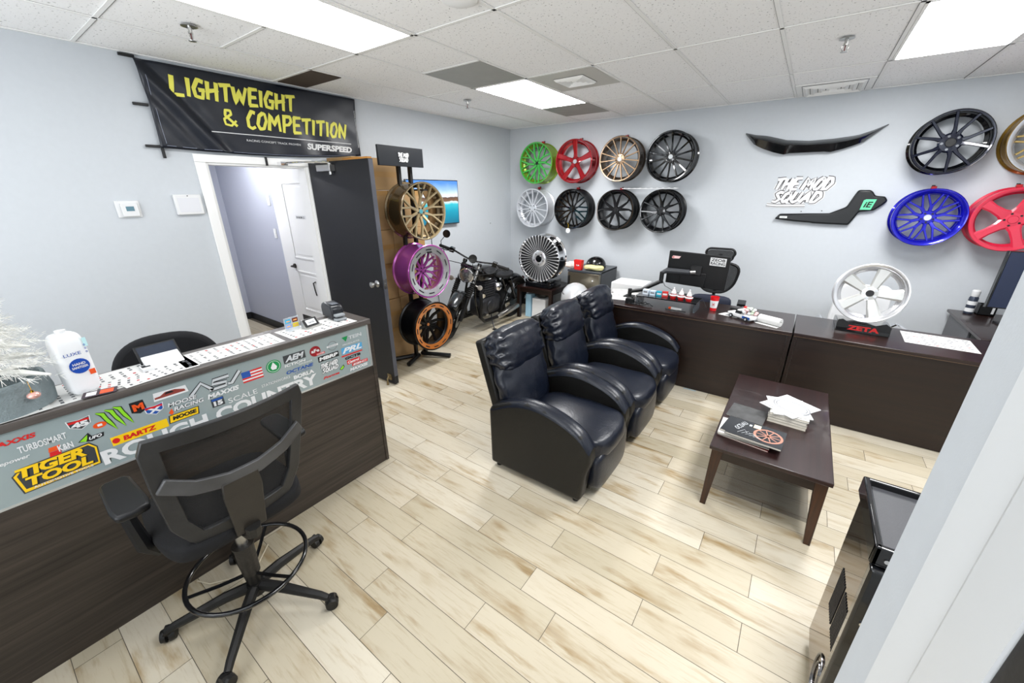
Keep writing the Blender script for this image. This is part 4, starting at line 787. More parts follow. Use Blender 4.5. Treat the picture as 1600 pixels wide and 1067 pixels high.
def tiger(b):
    b.mi = 2; b.poly([(-5.672, .80), (-5.46, .806), (-5.452, .885), (-5.47, .912), (-5.655, .903), (-5.68, .88)], .0004); b.mi = 3; b.poly([(-5.668, .804), (-5.464, .81), (-5.456, .883), (-5.472, .907), (-5.652, .899), (-5.676, .878)], .0006)
    b.mi = 2; b.poly([(-5.662, .816), (-5.468, .818), (-5.462, .882), (-5.476, .902), (-5.652, .894), (-5.668, .876)], .0008)
    for tx, y, z, w_, h in (('TIGER', -5.668, .863, .18, .04), ('TOOL', -5.655, .822, .175, .038)):
        b.mi = 1; b.text(tx, y + .004, z - .003, w_, h, .001, shear=.15, bold=.06); b.mi = 0; b.text(tx, y, z, w_, h, .0018, shear=.15, bold=.05)
    b.mi = 4; b.text('AUTOMOTIVE TOOLS', -5.645, .808, .16, .009, .002, bold=.01)
stk('large yellow TIGER TOOL sticker', [yel, K, dgrey, yel, wh], tiger)
def shield(y, z, tx, c, rim=True):
    def fn(b):
        b.mi = 0; P = lambda k: [(y - .034 * k, z + .022 * k), (y, z + .016 * k), (y + .034 * k, z + .022 * k), (y + .03 * k, z - .008 * k), (y, z - .026 * k), (y - .03 * k, z - .008 * k)]
        b.poly(P(1), .0004); b.mi = 1; b.poly(P(.9), .0007); b.mi = 2; b.rect(y - .029, z + .006, y + .029, z + .015, .001); b.mi = 3; b.text(tx, y - .024, z - .014, .048, .022, .0014, bold=.06)
    return fn
stk('shield sticker reading 45', [wh, dgrey, red, wh], shield(-5.472, 1.0, '45', K))
stk('blue shield sticker with an X', [wh, blue, red, wh], shield(-5.252, .958, 'X', K))
stk('small orange oval sticker', [org, wh], lambda b: (b.poly([(-5.423 + .02 * math.cos(a * PI / 8), .968 + .013 * math.sin(a * PI / 8)) for a in range(16)], .0006), setattr(b, 'mi', 1), b.rect(-5.43, .963, -5.416, .973, .001)))
stk('UFO sticker with a green swoosh', [grn, K, wh], lambda b: (setattr(b, 'mi', 1), b.poly([(-5.497, .925), (-5.462, .952), (-5.456, .935), (-5.42, .935), (-5.424, .918), (-5.46, .912)], .0004), setattr(b, 'mi', 0), b.poly([(-5.492, .926), (-5.466, .945), (-5.470, .930), (-5.476, .918)], .0008), setattr(b, 'mi', 2), b.text('UFO', -5.466, .92, .038, .013, .0012, shear=.3, bold=.04)))
def claws(b):
    for mi, k, tt in ((1, 1.35, .0004), (0, .85, .0009)):
        b.mi = mi
        for j, (dx, dz) in enumerate(((0, 0), (.027, .002), (.052, .004))):
            b.ribbon([(-5.422 + dx, 1.02 + dz), (-5.405 + dx, 1.008 + dz), (-5.40 + dx, .985 + dz), (-5.396 + dx, .972 + dz), (-5.388 + dx, .95 + dz), (-5.380 + dx, .925 + dz)], [.004 * k, .015 * k, .012 * k, .013 * k, .009 * k, .001], tt + j * .0001)
stk('green three stripe claw sticker', [grn, K], claws)
stk('orange and black M sticker', [org, K], lambda b: (setattr(b, 'mi', 1), b.poly([(-5.322, 1.018), (-5.277, 1.018), (-5.274, .972), (-5.298, .96), (-5.324, .972)], .0004), setattr(b, 'mi', 0), b.text('M', -5.316, .975, .036, .032, .001, bold=.06)))
stk('yellow BARTZ sticker with a small red badge', [yel, red, K], lambda b: (b.rect(-5.412, .858, -5.225, .898, .0004), setattr(b, 'mi', 1), b.poly([(-5.398 + .012 * math.cos(a), .878 + .012 * math.sin(a)) for a in [k * PI / 6 for k in range(12)]], .0008), b.text('BARTZ', -5.376, .867, .11, .021, .001, shear=.1, bold=.05)))
stk('red sports car sticker', [wh, mat('car_red', '8c4038', .4), K], lambda b: (b.poly([(-5.245, .99), (-5.12, .99), (-5.125, 1.024), (-5.24, 1.028)], .0004), setattr(b, 'mi', 1), b.poly([(-5.24, .998), (-5.13, .998), (-5.132, 1.008), (-5.165, 1.02), (-5.2, 1.02), (-5.22, 1.008), (-5.24, 1.006)], .0008), setattr(b, 'mi', 2), b.poly([(-5.205, 1.009), (-5.17, 1.009), (-5.178, 1.018), (-5.197, 1.018)], .0012)))
stk('white MOOSE RACING sticker', [wh, dgrey, org], lambda b: (setattr(b, 'mi', 1), b.text('MOOSE', -5.207, .943, .11, .02, .0005, .2, .08), b.text('RACING', -5.19, .917, .115, .02, .0005, .2, .08), setattr(b, 'mi', 0), b.text('MOOSE', -5.208, .944, .11, .019, .0012, .2, .03), b.text('RACING', -5.191, .918, .115, .019, .0012, .2, .03), setattr(b, 'mi', 2), b.poly([(-5.212, .918), (-5.198, .935), (-5.194, .915), (-5.203, .905)], .0008)))
stk('yellow MOOSE sticker', [yel, K], lambda b: (setattr(b, 'mi', 1), b.rect(-5.222, .866, -5.108, .905, .0004, .006), setattr(b, 'mi', 0), b.rect(-5.218, .869, -5.112, .902, .0007, .006), setattr(b, 'mi', 1), b.text('MOOSE', -5.206, .877, .092, .019, .0012, .15, .06)))
stk('large ASV sticker with dark outline', [silv, K], lambda b: [(setattr(b, 'mi', mi), b.ribbon([(-5.118, .962), (-5.07, 1.008), (-5.03, .958)], w_, tt), b.ribbon([(-4.955, 1.004), (-5.02, 1.003), (-5.03, .985), (-4.97, .979), (-4.975, .96), (-5.045, .96)], w_, tt), b.ribbon([(-4.965, .965), (-4.95, .962), (-4.905, 1.012)], w_, tt)) for mi, w_, tt in ((1, .021, .0004), (0, .013, .0012))])
word('MAXXIS', -5.061, -4.925, .918, .942, wh, None, .2, .05, 'white MAXXIS sticker near the flag')
stk('blue road sign sticker reading 15', [blue, dgrey, wh], lambda b: (setattr(b, 'mi', 1), b.rect(-5.053, .868, -5.0, .912, .0004), setattr(b, 'mi', 0), b.rect(-5.05, .90, -5.003, .91, .0008), setattr(b, 'mi', 2), b.text('15', -5.045, .873, .038, .024, .001, bold=.06)))
word('SCALE', -4.985, -4.852, .862, .888, wh, None, 0, .0)
word('ROUGH COUNTRY', -5.455, -4.535, .79, .855, wh, None, 0, .04, 'big white ROUGH COUNTRY lettering partly behind the stool')
def flag(b):
    for k in range(7): b.mi = 0 if k % 2 == 0 else 1; b.rect(-4.902, .938 + k * .0082, -4.805, .9462 + k * .0082, .0006)
    b.mi = 2; b.rect(-4.902, .963, -4.862, .9954, .0009)
stk('striped flag sticker', [red, wh, blue], flag)
stk('round green sticker with a white drop', [grn2, wh], lambda b: (b.poly([(-4.748 + .038 * math.cos(a), .976 + .036 * math.sin(a)) for a in [k * PI / 12 for k in range(24)]], .0006), setattr(b, 'mi', 1), b.ribbon([(-4.748 + .031 * math.cos(a), .976 + .03 * math.sin(a)) for a in [k * PI / 12 for k in range(25)]], .002, .001), b.poly([(-4.748, 1.0), (-4.732, .972), (-4.738, .958), (-4.758, .958), (-4.764, .972)], .001)))
word('AEM', -4.688, -4.58, .975, 1.008, silv, dgrey, .35, .05, 'silver AEM sticker')
word('ICTION', -4.695, -4.58, .948, .963, wh, None, .1, .02)
word('OCTANE', -4.694, -4.54, .905, .925, blue, None, .2, .03, 'blue OCTANE sticker')
word('PERFORMANCE', -4.62, -4.545, .935, .944, wh, None, 0, .0)
word('LIGHTING', -4.65, -4.56, .893, .9, blue, None, 0, .0)
stk('dark red round aFe sticker', [mat('maroon', '8e1420', .4), wh, red], lambda b: (b.poly([(-4.517 + .032 * math.cos(a), .985 + .031 * math.sin(a)) for a in [k * PI / 12 for k in range(24)]], .0005), setattr(b, 'mi', 1), b.text('aFe', -4.54, .978, .048, .02, .001, bold=.03), setattr(b, 'mi', 2), b.rect(-4.515, .957, -4.462, .968, .0008), setattr(b, 'mi', 1), b.text('POWER', -4.51, .959, .045, .007, .0012)))
stk('grey ring emblem sticker', [mat('emblem_grey', '74787c', .4), wh], lambda b: (b.ribbon([(-4.41 + .028 * math.cos(a), .985 + .027 * math.sin(a)) for a in [k * PI / 12 for k in range(25)]], .004, .0006), setattr(b, 'mi', 1), b.rect(-4.446, .98, -4.374, .991, .0008), setattr(b, 'mi', 0), b.text('NISSAN', -4.437, .982, .054, .007, .0012)))
word('MBRP', -4.503, -4.385, .916, .938, wh, K, .1, .06, 'black and white MBRP sticker')
stk('white THE MOD SQUAD sticker', [K, wh], lambda b: [(setattr(b, 'mi', mi), letters(b, 'THE MOD', -4.505, .868, .105, .026, sw, tt, .25), letters(b, 'SQUAD', -4.50, .837, .10, .025, sw, tt, .25)) for mi, sw, tt in ((0, .0125, .0006), (1, .007, .0016))])
word('Forma', -4.50, -4.395, .797, .812, red, None, .3, .04, 'red Forma sticker')
stk('TEIN sticker with a green arrow', [grn2, silv], lambda b: (b.poly([(-4.345, 1.015), (-4.305, 1.018), (-4.313, .998), (-4.322, .984), (-4.332, .998)], .0006), setattr(b, 'mi', 1), b.text('TEIN', -4.30, .992, .09, .022, .001, bold=.03)))
word('PRODUCTS', -4.345, -4.23, .962, .972, silv, None)
word('PRL', -4.355, -4.22, .912, .946, wh, mat('print_sky', '4f9ccb', .4), .35, .04, 'blue PRL sticker', pad=.004)
stk('red bar sticker', [red], lambda b: b.rect(-4.365, .892, -4.22, .9, .0006))
word('GCTB', -4.345, -4.235, .868, .885, K, None, .1, .06)
word('Castrol', -4.33, -4.25, .838, .855, wh, red, .2, .04, 'red Castrol sticker', pad=.005)
word('EBC', -4.30, -4.195, .815, .826, wh, red, .2, .04, 'long red sticker', pad=.004)
word('MAXXIS', -4.325, -4.195, .783, .803, wh, None, .2, .05, 'white MAXXIS sticker in the lower right corner')
stk('small green swoosh sticker', [grn, K], lambda b: (setattr(b, 'mi', 1), b.poly([(-4.392, .822), (-4.36, .845), (-4.355, .828), (-4.375, .812)], .0004), setattr(b, 'mi', 0), b.poly([(-4.388, .822), (-4.363, .84), (-4.36, .828), (-4.375, .816)], .0008)))
word('STATIONWORKS', -4.827, -4.68, .882, .897, wh, None, 0, .0)
word('BORLA', -4.662, -4.545, .862, .885, wh, None, 0, .05)
# things on the counter
ZC = 1.0905
sheet('price_sheet', 'long white printed sheet in the middle of the counter top', 'paper', 1.755, -4.875, ZC, .20, .44, -2, 9, 12, .75)
sheet('price_sheet', 'white printed sheet at the right end of the counter under the black stapler', 'paper', 1.77, -4.425, ZC, .21, .40, 1, 7, 9, .75)
sheet('price_sheet', 'large printed list sheet at the left part of the counter, under the tablet', 'paper', 1.74, -5.30, ZC, .25, .50, 1, 8, 14, .9)
sheet('price_sheet', 'printed sheet under the white tree stand at the left end', 'paper', 1.75, -5.75, ZC, .24, .36, -3, 6, 10, .9)
for k, (x, y, rt, lb) in enumerate(((1.83, -5.22, 8, 'white leaflet with barcode boxes lying in front of the tablet'), (1.80, -5.33, -12, 'white leaflet between the tablet and the sanitizer jug'), (1.84, -5.62, 4, 'white leaflet with black boxes in front of the tree stand'))):
    t2 = sheet('leaflet', lb, 'leaflet', x, y, ZC + .002 + .001 * k, .10, .20, rt, 3, 6, .9)
b = B(); b.box(-.05, .05, -.03, .03, 0, .0015); b.mi = 1; b.box(-.04, -.01, -.02, .02, .0015, .002); b.mi = 2; b.box(.0, .04, -.02, .02, .0015, .002)
tag(b.done('flyer', [mat('flyer_plum', '33202c', .4), wh, org], loc=(1.86, -5.385, ZC + .005), rotz=RD(75)), 'small dark flyer with a white letter leaning at the foot of the sanitizer jug', 'flyer')
t = thing('tablet', 'small dark tablet on an angled white stand on the counter', 'tablet', (1.66, -5.135, ZC), 0)
M = Matrix.Rotation(RD(42), 4, 'Y')
b = B(Matrix.Translation((-.02, 0, .035)) @ Matrix.Rotation(RD(50), 4, 'Y')); b.box(-.055, .055, -.078, .078, 0, .010); b.done('tablet_case', black, t, bevel=.003)
b = B(Matrix.Translation((-.02, 0, .035)) @ Matrix.Rotation(RD(50), 4, 'Y')); b.box(-.047, .047, -.070, .070, .0101, .011); b.done('screen', mat('screen_slate', '232c3c', .15, coat=.4), t)
b = B(); b.prism([(-.06, 0), (.07, 0), (.03, .02), (-.05, .06)], .14, ax='Y', at=-.07); b.done('stand', wh, t, bevel=.003)
b = B(); b.box(.02, .09, -.09, -.05, .0, .012); b.mi = 1; b.box(.03, .06, -.085, -.055, .012, .013); b.done('card', [wh, ink], t)
t = thing('sanitizer_jug', 'tall white sanitizer jug with a blue label on the counter', 'jug', (1.785, -5.415, ZC), RD(14))
b = soft(-.036, .036, -.046, .046, 0.0, .25, .003, 8); b.done('jug_body', mat('jug_white', 'f3f5f7', .35, trans=.1), t, sub=1, smooth=180)
b = B(frame((.0395, -.052, 0), (0, 1, 0), (0, 0, 1))); b.mi = 0; b.poly([(.052 + .03 * math.cos(a), .12 + .03 * math.sin(a)) for a in [k * PI / 10 for k in range(20)]], .0015); b.mi = 1; b.text('HAND', .033, .124, .038, .010, .0025, bold=.03); b.text('SANITIZER', .028, .111, .048, .009, .0025, bold=.03)
b.mi = 0; b.text('LUXE', .02, .165, .05, .012, .002, 0, 0); b.mi = 2; b.rect(.072, .075, .09, .096, .0018); b.mi = 3; b.rect(.086, .19, .098, .225, .0016)
b.mi = 0
for k in range(3): b.text('o', .084, .165 + .014 * k, .006, .008, .002)
b.done('label', [mat('label_blue', '1548a8', .4), wh, org, mat('pale_cyan', 'bfe6ea', .4)], t, smooth=0)
b = B(); b.tube([(0, .0, .25), (0, 0, .262)], .016, 12); b.done('cap', wh, t)
# white tree in a grey basket
t = thing('christmas_tree', 'small white artificial tree in a grey felt basket at the left end of the counter', 'christmas tree', (1.745, -5.645, ZC))
b = B(); N = 30
prof = [(.12, 0), (.150, .005), (.155, .06), (.145, .12), (.135, .12), (.13, .05), (.12, .03)]
b.lathe(prof, N, closed=True)
for v in b.bm.verts:
    r = math.hypot(v.co.x, v.co.y); v.co.x *= .95; v.co.y *= 1.05
felt = mat('grey_felt', '7f8b8e', .95, bump=1.0, bscale=160, var=.12)
b.done('basket', felt, t, smooth=60)
b = B(); random.seed(5)
for k in range(460):
    zz = (k / 460) ** .8; a = k * 2.39996; rad = (.25 * (1 - zz) + .02) * random.uniform(.5, 1.05); zt = .145 + zz * .42 - .05 * (rad / .25) ** 2 + random.uniform(-.01, .02)
    tip = V((rad * math.cos(a), rad * math.sin(a), zt)); root = V((rad * .35 * math.cos(a), rad * .35 * math.sin(a), zt + .02)); ax = (tip - root).normalized()
    for j in range(34):
        f_ = random.random(); c = root.lerp(tip, f_); th = random.random() * 2 * PI; p_ = ax.orthogonal().normalized(); p_ = Matrix.Rotation(th, 3, ax) @ p_; d = (p_ + ax * .9).normalized(); s_ = d.cross(ax).normalized() * .0011; L = .022 + .008 * random.random()
        b.quad(c - s_, c + s_, c + d * L + s_ * .4, c + d * L - s_ * .4)
b.done('foliage', mat('tree_white', 'f2f2ee', .7), t, smooth=0, fix=False)['kind'] = 'stuff'
b = B()
for k in range(34):
    a = k * 2.4; zz = k / 34; r = .21 * (1 - zz) + .01; b.tube([(0, 0, .12 + zz * .42), (r * .6 * math.cos(a), r * .6 * math.sin(a), .11 + zz * .42), (r * math.cos(a), r * math.sin(a), .09 + zz * .42)], [.004, .012, .004], 5)
b.tube([(0, 0, .05), (0, 0, .58)], .008, 6); b.done('branches', mat('tree_branch', 'e8e8e2', .8), t)
for k, (x, y, z, q) in enumerate(((1.895, -5.545, 1.165, 'hanging in front of the grey basket'), (1.93, -5.60, 1.31, 'among the white branches'))):
    t = thing('bauble', 'pale pink bauble with a gold cap ' + q, 'bauble', (x, y, z)); b = B(); b.ball((0, 0, 0), (.018, .018, .013), 16, 10); b.done('bauble_body', mat('bauble_pink', 'dba79c', .15, .3, coat=1), t, smooth=180)
    b = B(); b.cyl((0, 0, .012), (0, 0, .019), .005, n=8); b.tube([(0, 0, .018), (.004, 0, .024), (0, 0, .029), (-.004, 0, .024)], .0012, 5, closed=True); b.tube([(0, 0, .028), (-.02, 0, .05)], .0008, 4); b.done('gold_cap', mat('gold', 'd8a63a', .2, 1), t)
# card sign, card holder, stapler
t = thing('payment_sign', 'clear stand showing four small bank card pictures on the counter', 'sign stand', (1.70, -4.535, ZC), RD(8))
b = B(); b.box(-.003, .0, -.045, .045, 0, .075); b.box(-.002, .035, -.045, .045, 0, .003); b.done('clear_plate', mat('clear_acrylic', 'd0d8de', .08, alpha=.45), t)
b = B(frame((.0012, -.045, 0), (0, 1, 0), (0, 0, 1)))
for k, (u, v_) in enumerate(((.006, .042), (.05, .042), (.006, .012), (.05, .012))): b.mi = k; b.rect(u, v_, u + .034, v_ + .024, .0); b.mi = 4; b.rect(u + .006, v_ + .008, u + .028, v_ + .015, .0006)
b.done('card_picture', [mat('card_cyan', '3aa3cc', .3), mat('card_brown', '6d2a16', .3), mat('card_blue', '8aa4d6', .3), mat('card_yellow', 'e6d23a', .3), mat('card_mark', 'f0b070', .3)], t, smooth=0)
t = thing('card_holder', 'small black and silver business card holder with white cards', 'card holder', (1.745, -4.45, ZC), RD(10))
b = B(); b.prism([(-.02, 0), (.03, 0), (.032, .012), (.018, .010), (-.012, .052), (-.018, .05)], .10, ax='Y', at=-.05); b.done('holder_body', steel, t, bevel=.001)
b = B(frame((.017, -.045, .012), (0, 1, 0), (-.03, 0, .042))); b.rect(0, 0, .09, .048, .0015); b.mi = 1; b.rect(.014, .008, .076, .04, .003); b.mi = 2; b.text('cards', .026, .016, .04, .014, .004); b.done('cards', [ink, wh, inkg], t, smooth=0)
t = thing('electric_stapler', 'chunky black electric stapler with a grey jaw at the counter end', 'stapler', (1.70, -4.265, ZC), RD(-8))
b = B(); b.prism([(-.11, .0), (.05, 0), (.055, .02), (.052, .075), (.03, .092), (-.06, .10), (-.10, .09), (-.118, .06)], .075, ax='Y', at=-.0375); b.done('stapler_body', mat('stapler_black', '15181f', .3, coat=.2), t, bevel=.012, seg=3)
b = B(); b.box(.052, .095, -.034, .034, .002, .016); b.box(.052, .085, -.03, .03, .026, .042); b.done('jaw', mat('jaw_grey', '8f9498', .35), t, bevel=.004)
b = B(); b.box(-.02, .03, -.02, .02, .0935, .099); b.done('button', mat('button_grey', '5d626a', .3), t, bevel=.002)
# office chair behind the counter
t = thing('office_chair', 'black fabric office chair behind the counter, only its rounded back showing', 'office chair', (1.00, -4.98, 0), RD(-12))
prof = [(-.245, .68), (.245, .68)] + [(.262 * math.copysign(abs(math.cos(a)) ** .75, math.cos(a)), .80 + .285 * math.sin(a) ** .8) for a in [PI * k / 28 for k in range(29)]]
b = B(); b.prism(prof, .07, ax='X', at=.10); b.done('backrest', mat('black_fabric', '0e0f13', .85, bump=.4, bscale=300), t, bevel=.03, seg=4)
b = soft(-.26, .22, -.25, .25, .44, .53, .015, 5); b.done('seat', black, t, smooth=180)
b = B(); b.tube([(.15, 0, .8), (.18, 0, .6), (.0, 0, .42)], .02, 8); b.done('back_bar', black, t)
b = B(); b.cyl((0, 0, .08), (0, 0, .43), .025); b.done('gas_lift', black, t)
for k in range(5): a = 2 * PI * k / 5; b = B(); b.tube([(0, 0, .1), (.3 * math.cos(a), .3 * math.sin(a), .06)], .018, 6); b.ball((.3 * math.cos(a), .3 * math.sin(a), .028), .027, 10, 6); b.done('base_leg', black, t)
# ================================================================ DRAFTING STOOL
t = thing('drafting_chair', 'tall black mesh backed drafting chair with foot ring in front of the counter', 'drafting chair', (2.262, -5.19, 0))
dust = mat('dusty_black', '141312', .5, bump=.2, bscale=90, var=.35)
for k in range(5):
    a = RD(-113 + 72 * k); c, s = math.cos(a), math.sin(a)
    b = B(); b.tube([(.03 * c, .03 * s, .115), (.12 * c, .12 * s, .112), (.31 * c, .31 * s, .075), (.345 * c, .345 * s, .062)], [.026, .024, .018, .016], 8); lg = b.done('base_leg', dust, t)
    tw = a + 1.1 * (k - 1.5); u, v_ = V((math.cos(tw), math.sin(tw), 0)), V((-math.sin(tw), math.cos(tw), 0)); p = V((.345 * c, .345 * s, 0)); b = B(); b.cyl(p + V((0, 0, .05)), p + V((0, 0, .068)), .011)
    for sg in (-1, 1): b.cyl(p + u * .012 + v_ * sg * .006 + V((0, 0, .03)), p + u * .012 + v_ * sg * .026 + V((0, 0, .03)), .030, .026, 16)
    b.tube([p + u * -.01 + V((0, 0, .05)), p + u * .03 + V((0, 0, .058))], .014, 6); b.done('caster', dust, lg)
b = B(); b.cyl((0, 0, .075), (0, 0, .14), .038, .034); b.cyl((0, 0, .14), (.0, 0, .21), .028); b.done('base_hub', dust, t)
b = B(); b.cyl((0, 0, .20), (0, 0, .36), .036, .040, 20); b.cyl((0, 0, .36), (0, 0, .37), .044, n=20); b.done('column_sleeve', mat('column_black', '2a2723', .45, bump=.6, bscale=60, var=.4), t)
b = B(); b.cyl((0, 0, .37), (0, 0, .53), .022, n=16); b.done('gas_lift', steel, t)
b = B(); b.tube([(.235 * math.cos(2 * PI * k / 48) + .0, .235 * math.sin(2 * PI * k / 48), .245) for k in range(48)], .010, 8, closed=True); b.done('foot_ring', blackg, t, smooth=60)
for k in range(3): a = RD(20 + 120 * k); b = B(); b.tube([(.03 * math.cos(a), .03 * math.sin(a), .20), (.12 * math.cos(a), .12 * math.sin(a), .215), (.232 * math.cos(a), .232 * math.sin(a), .243)], .008, 6); b.done('ring_strut', blackg, t)
b = B(); b.box(-.10, .10, -.09, .09, .52, .575); b.done('tilt_mechanism', dust, t, bevel=.01)
b = soft(-.27, .205, -.24, .24, .565, .65, .012, 8, .003, 2); b.done('seat', mat('seat_fabric', '09090c', .85, bump=.3, bscale=300), t, sub=1, smooth=180)
def bk(y, z): return (.195 + (z - .62) * .17 - .05 * (y / .25) ** 2, y + .035 * (z - .6) / .5, z + .03 * (z - .6) / .5)
OUT = [(-.175, .625), (.175, .625), (.232, .72), (.252, .90), (.262, 1.085), (-.262, 1.085), (-.252, .90), (-.232, .72)]
def band(pts, wd, th, name, m, closed=True, lift=0, bev=.004):
    # curved frame member lying on the back surface
    P = []; n = len(pts)
    for k in range(n if closed else n - 1):
        a, c = V(pts[k]), V(pts[(k + 1) % n])
        for i in range(8): P.append(a.lerp(c, i / 8))
    if not closed: P.append(V(pts[-1]))
    b = B(); S_ = []; N = len(P)
    for k in range(N):
        a, c = (P[k - 1], P[(k + 1) % N]) if closed else (P[max(k - 1, 0)], P[min(k + 1, N - 1)])
        d = (c - a).normalized(); nn = V((-d.y, d.x)); q = [P[k] + nn * wd / 2, P[k] - nn * wd / 2]
        S_.append([b.v(V(bk(q[0].x, q[0].y)) + V((lift + th / 2, 0, 0))), b.v(V(bk(q[1].x, q[1].y)) + V((lift + th / 2, 0, 0))), b.v(V(bk(q[1].x, q[1].y)) + V((lift - th / 2, 0, 0))), b.v(V(bk(q[0].x, q[0].y)) + V((lift - th / 2, 0, 0)))])
    for k in range(N if closed else N - 1): b.bridge(S_[k], S_[(k + 1) % N])
    if not closed: b.f(S_[0]); b.f(S_[-1][::-1])
    return b.done(name, m, t, bevel=bev)
frm = mat('frame_dusty', '232324', .42, bump=.15, bscale=60, var=.3)
band([(-.155, .655), (.155, .655), (.20, .74), (.222, .90), (.235, 1.07), (-.235, 1.07), (-.222, .90), (-.20, .74)], .052, .022, 'back_frame', frm)
band([(-.228, .93), (-.15, .885), (-.05, .862), (.05, .862), (.15, .885), (.228, .93)], .055, .016, 'lumbar_bar', mat('bar_dusty', '404041', .4, bump=.1, var=.3), False, .026)
b = B(); g = [[b.v(V(bk(y, z)) + V((-.008, 0, 0))) for y in [(-1 + 2 * i / 12) * (.16 + (z - .65) * .19) for i in range(13)]] for z in [.655 + .415 * j / 10 for j in range(11)]]
for j in range(10):
    for i in range(12): b.f([g[j][i], g[j][i + 1], g[j + 1][i + 1], g[j + 1][i]])
b.done('back_mesh', mat('mesh_fabric', '141312', .8, alpha=.62), t, smooth=180)
b = B(); v0 = [b.v((x, y, .595)) for x, y in ((.205, -.05), (.225, -.055), (.225, .055), (.205, .05))]; v1 = [b.v((x, y, .80)) for x, y in ((.235, -.062), (.262, -.066), (.262, .066), (.235, .062))]; b.f(v0); b.f(v1); b.bridge(v0, v1)
v2 = [b.v((x, y, .87)) for x, y in ((.25, -.06), (.27, -.06), (.27, .06), (.25, .06))]; b.bridge(v1, v2); b.f(v2); b.done('spine_plate', mat('spine_brown', '28241f', .45, bump=.1, var=.15), t, bevel=.006)
b = B(); b.tube([(.05, 0, .545), (.17, 0, .545), (.225, 0, .58), (.235, 0, .62)], .028, 8); b.done('back_bracket', dust, t)
for s in (-1, 1):
    y = s * .275
    b = B(); b.tube([(-.02, s * .12, .55), (-.02, s * .25, .55), (-.01, y, .60), (-.02, y + s * .01, .72), (-.03, y + s * .012, .815)], [.02, .022, .026, .022, .02], 8); b.done('arm_post', mat('arm_black', '101114', .45), t)
    b = B(); b.prism([(-.15, y - .03), (-.13, y - .045), (.06, y - .052), (.115, y - .045), (.125, y), (.115, y + .045), (.06, y + .052), (-.13, y + .045), (-.15, y + .03)], .028, at=.815); b.done('armrest_pad', mat('pad_black', '0d0e11', .4), t, bevel=.010, seg=3)
b = B(); b.tube([(1.95, -5.02, .006), (2.03, -5.10, .006), (2.02, -5.22, .006), (1.96, -5.30, .006), (1.89, -5.33, .006)], .004, 6); tag(b.done('floor_cable', mat('cable_cream', 'c9bfa8', .6)), 'pale cable lying on the floor under the drafting chair', 'cable')
# ================================================================ BANNER
t = thing('banner', 'black cloth banner with yellow LIGHTWEIGHT & COMPETITION lettering tied above the doorway', 'banner', (0, -3.6, 2.14)); BO = V((0, -3.6, 2.14))
TOPL, TOPR, BOTL, BOTR = V((-4.467, 2.715)), V((-2.743, 2.725)), V((-4.45, 2.155)), V((-2.75, 2.20))
def bsurf(u, v_):
    lo = BOTL.lerp(BOTR, u); hi = TOPL.lerp(TOPR, u); p = lo.lerp(hi, v_); p.y -= (1 - v_) * .03 * math.sin(PI * u); p.x += .012 * math.sin(v_ * PI) * (1 - 2 * u)
    dg = (u * 3.9 - (1 - v_)); x = .030 + .024 * math.exp(-((dg + .10) / .13) ** 2) - .012 * math.exp(-((dg - .12) / .10) ** 2) + .014 * math.exp(-((dg + .45) / .12) ** 2) + .006 * math.sin(u * 31 + v_ * 5) * (1 - v_) + .005 * noise.noise(V((u * 9, v_ * 4, 3)))
    return V((x, p.x, p.y)) - BO
b = B(); NU, NV = 90, 30; g = [[b.v(bsurf(i / NU, j / NV)) for i in range(NU + 1)] for j in range(NV + 1)]
for j in range(NV):
    for i in range(NU): b.f([g[j][i], g[j][i + 1], g[j + 1][i + 1], g[j + 1][i]])
o = b.done('cloth', mat('banner_cloth', '0e1420', .34, bump=.05, bscale=300), t, smooth=180); md = o.modifiers.new('th', 'SOLIDIFY'); md.thickness = .001
def on_banner(b, lift=.0045):
    # flat artwork (y, z world) laid on the cloth
    bmesh.ops.subdivide_edges(b.bm, edges=[e for e in b.bm.edges if e.calc_length() > .03], cuts=3)
    for v in b.bm.verts:
        y, z, t_ = v.co.x, v.co.y, v.co.z; u = min(max((y - TOPL.x) / (TOPR.x - TOPL.x), 0), 1); lo = BOTL.lerp(BOTR, u).y - .03 * math.sin(PI * u); v_ = min(max((z - lo) / (TOPL.lerp(TOPR, u).y - lo), 0), 1)
        p = bsurf(u, v_); v.co = V((p.x + lift + t_, y - BO.y, z - BO.z))
    return b
lime = mat('banner_yellow', 'e3de5a', .5)
random.seed(11)
b = B(); letters(b, 'LIGHTWEIGHT', -4.29, 2.522, .90, .125, .026, .0, .12, .002); on_banner(b).done('lettering', lime, t, smooth=0, fix=False)
b = B(); letters(b, '&', -3.995, 2.355, .10, .115, .018, 0, .0); on_banner(b).done('lettering', lime, t, smooth=0, fix=False)
b = B(); letters(b, 'COMPETITION', -3.82, 2.35, .92, .13, .025, 0, .12, .0); on_banner(b).done('lettering', lime, t, smooth=0, fix=False)
b = B(); b.ribbon([(-4.12 + 1.27 * k / 30, 2.298 + .008 * k / 30) for k in range(31)], .006, 0); on_banner(b).done('line', wh, t, smooth=0, fix=False)
b = B(); b.text('SUPERSPEED', -3.33, 2.222, .48, .055, 0, shear=.15, bold=.05); on_banner(b).done('lettering', wh, t, smooth=0, fix=False)
b = B(); b.text('RACING CONCEPT TRACK PROVEN', -3.847, 2.248, .455, .016, 0, bold=.0); on_banner(b).done('lettering', wh, t, smooth=0, fix=False)
b = B(); b.M = Matrix.Translation((-2.775, 2.62, 0)) @ Matrix.Rotation(-PI / 2, 4, 'Z'); b.text('WWW.SUPERSPEEDWHEELS.COM', 0, 0, .34, .014, 0, bold=.0); b.M = Matrix.Identity(4); on_banner(b).done('lettering', wh, t, smooth=0, fix=False)
b = B()
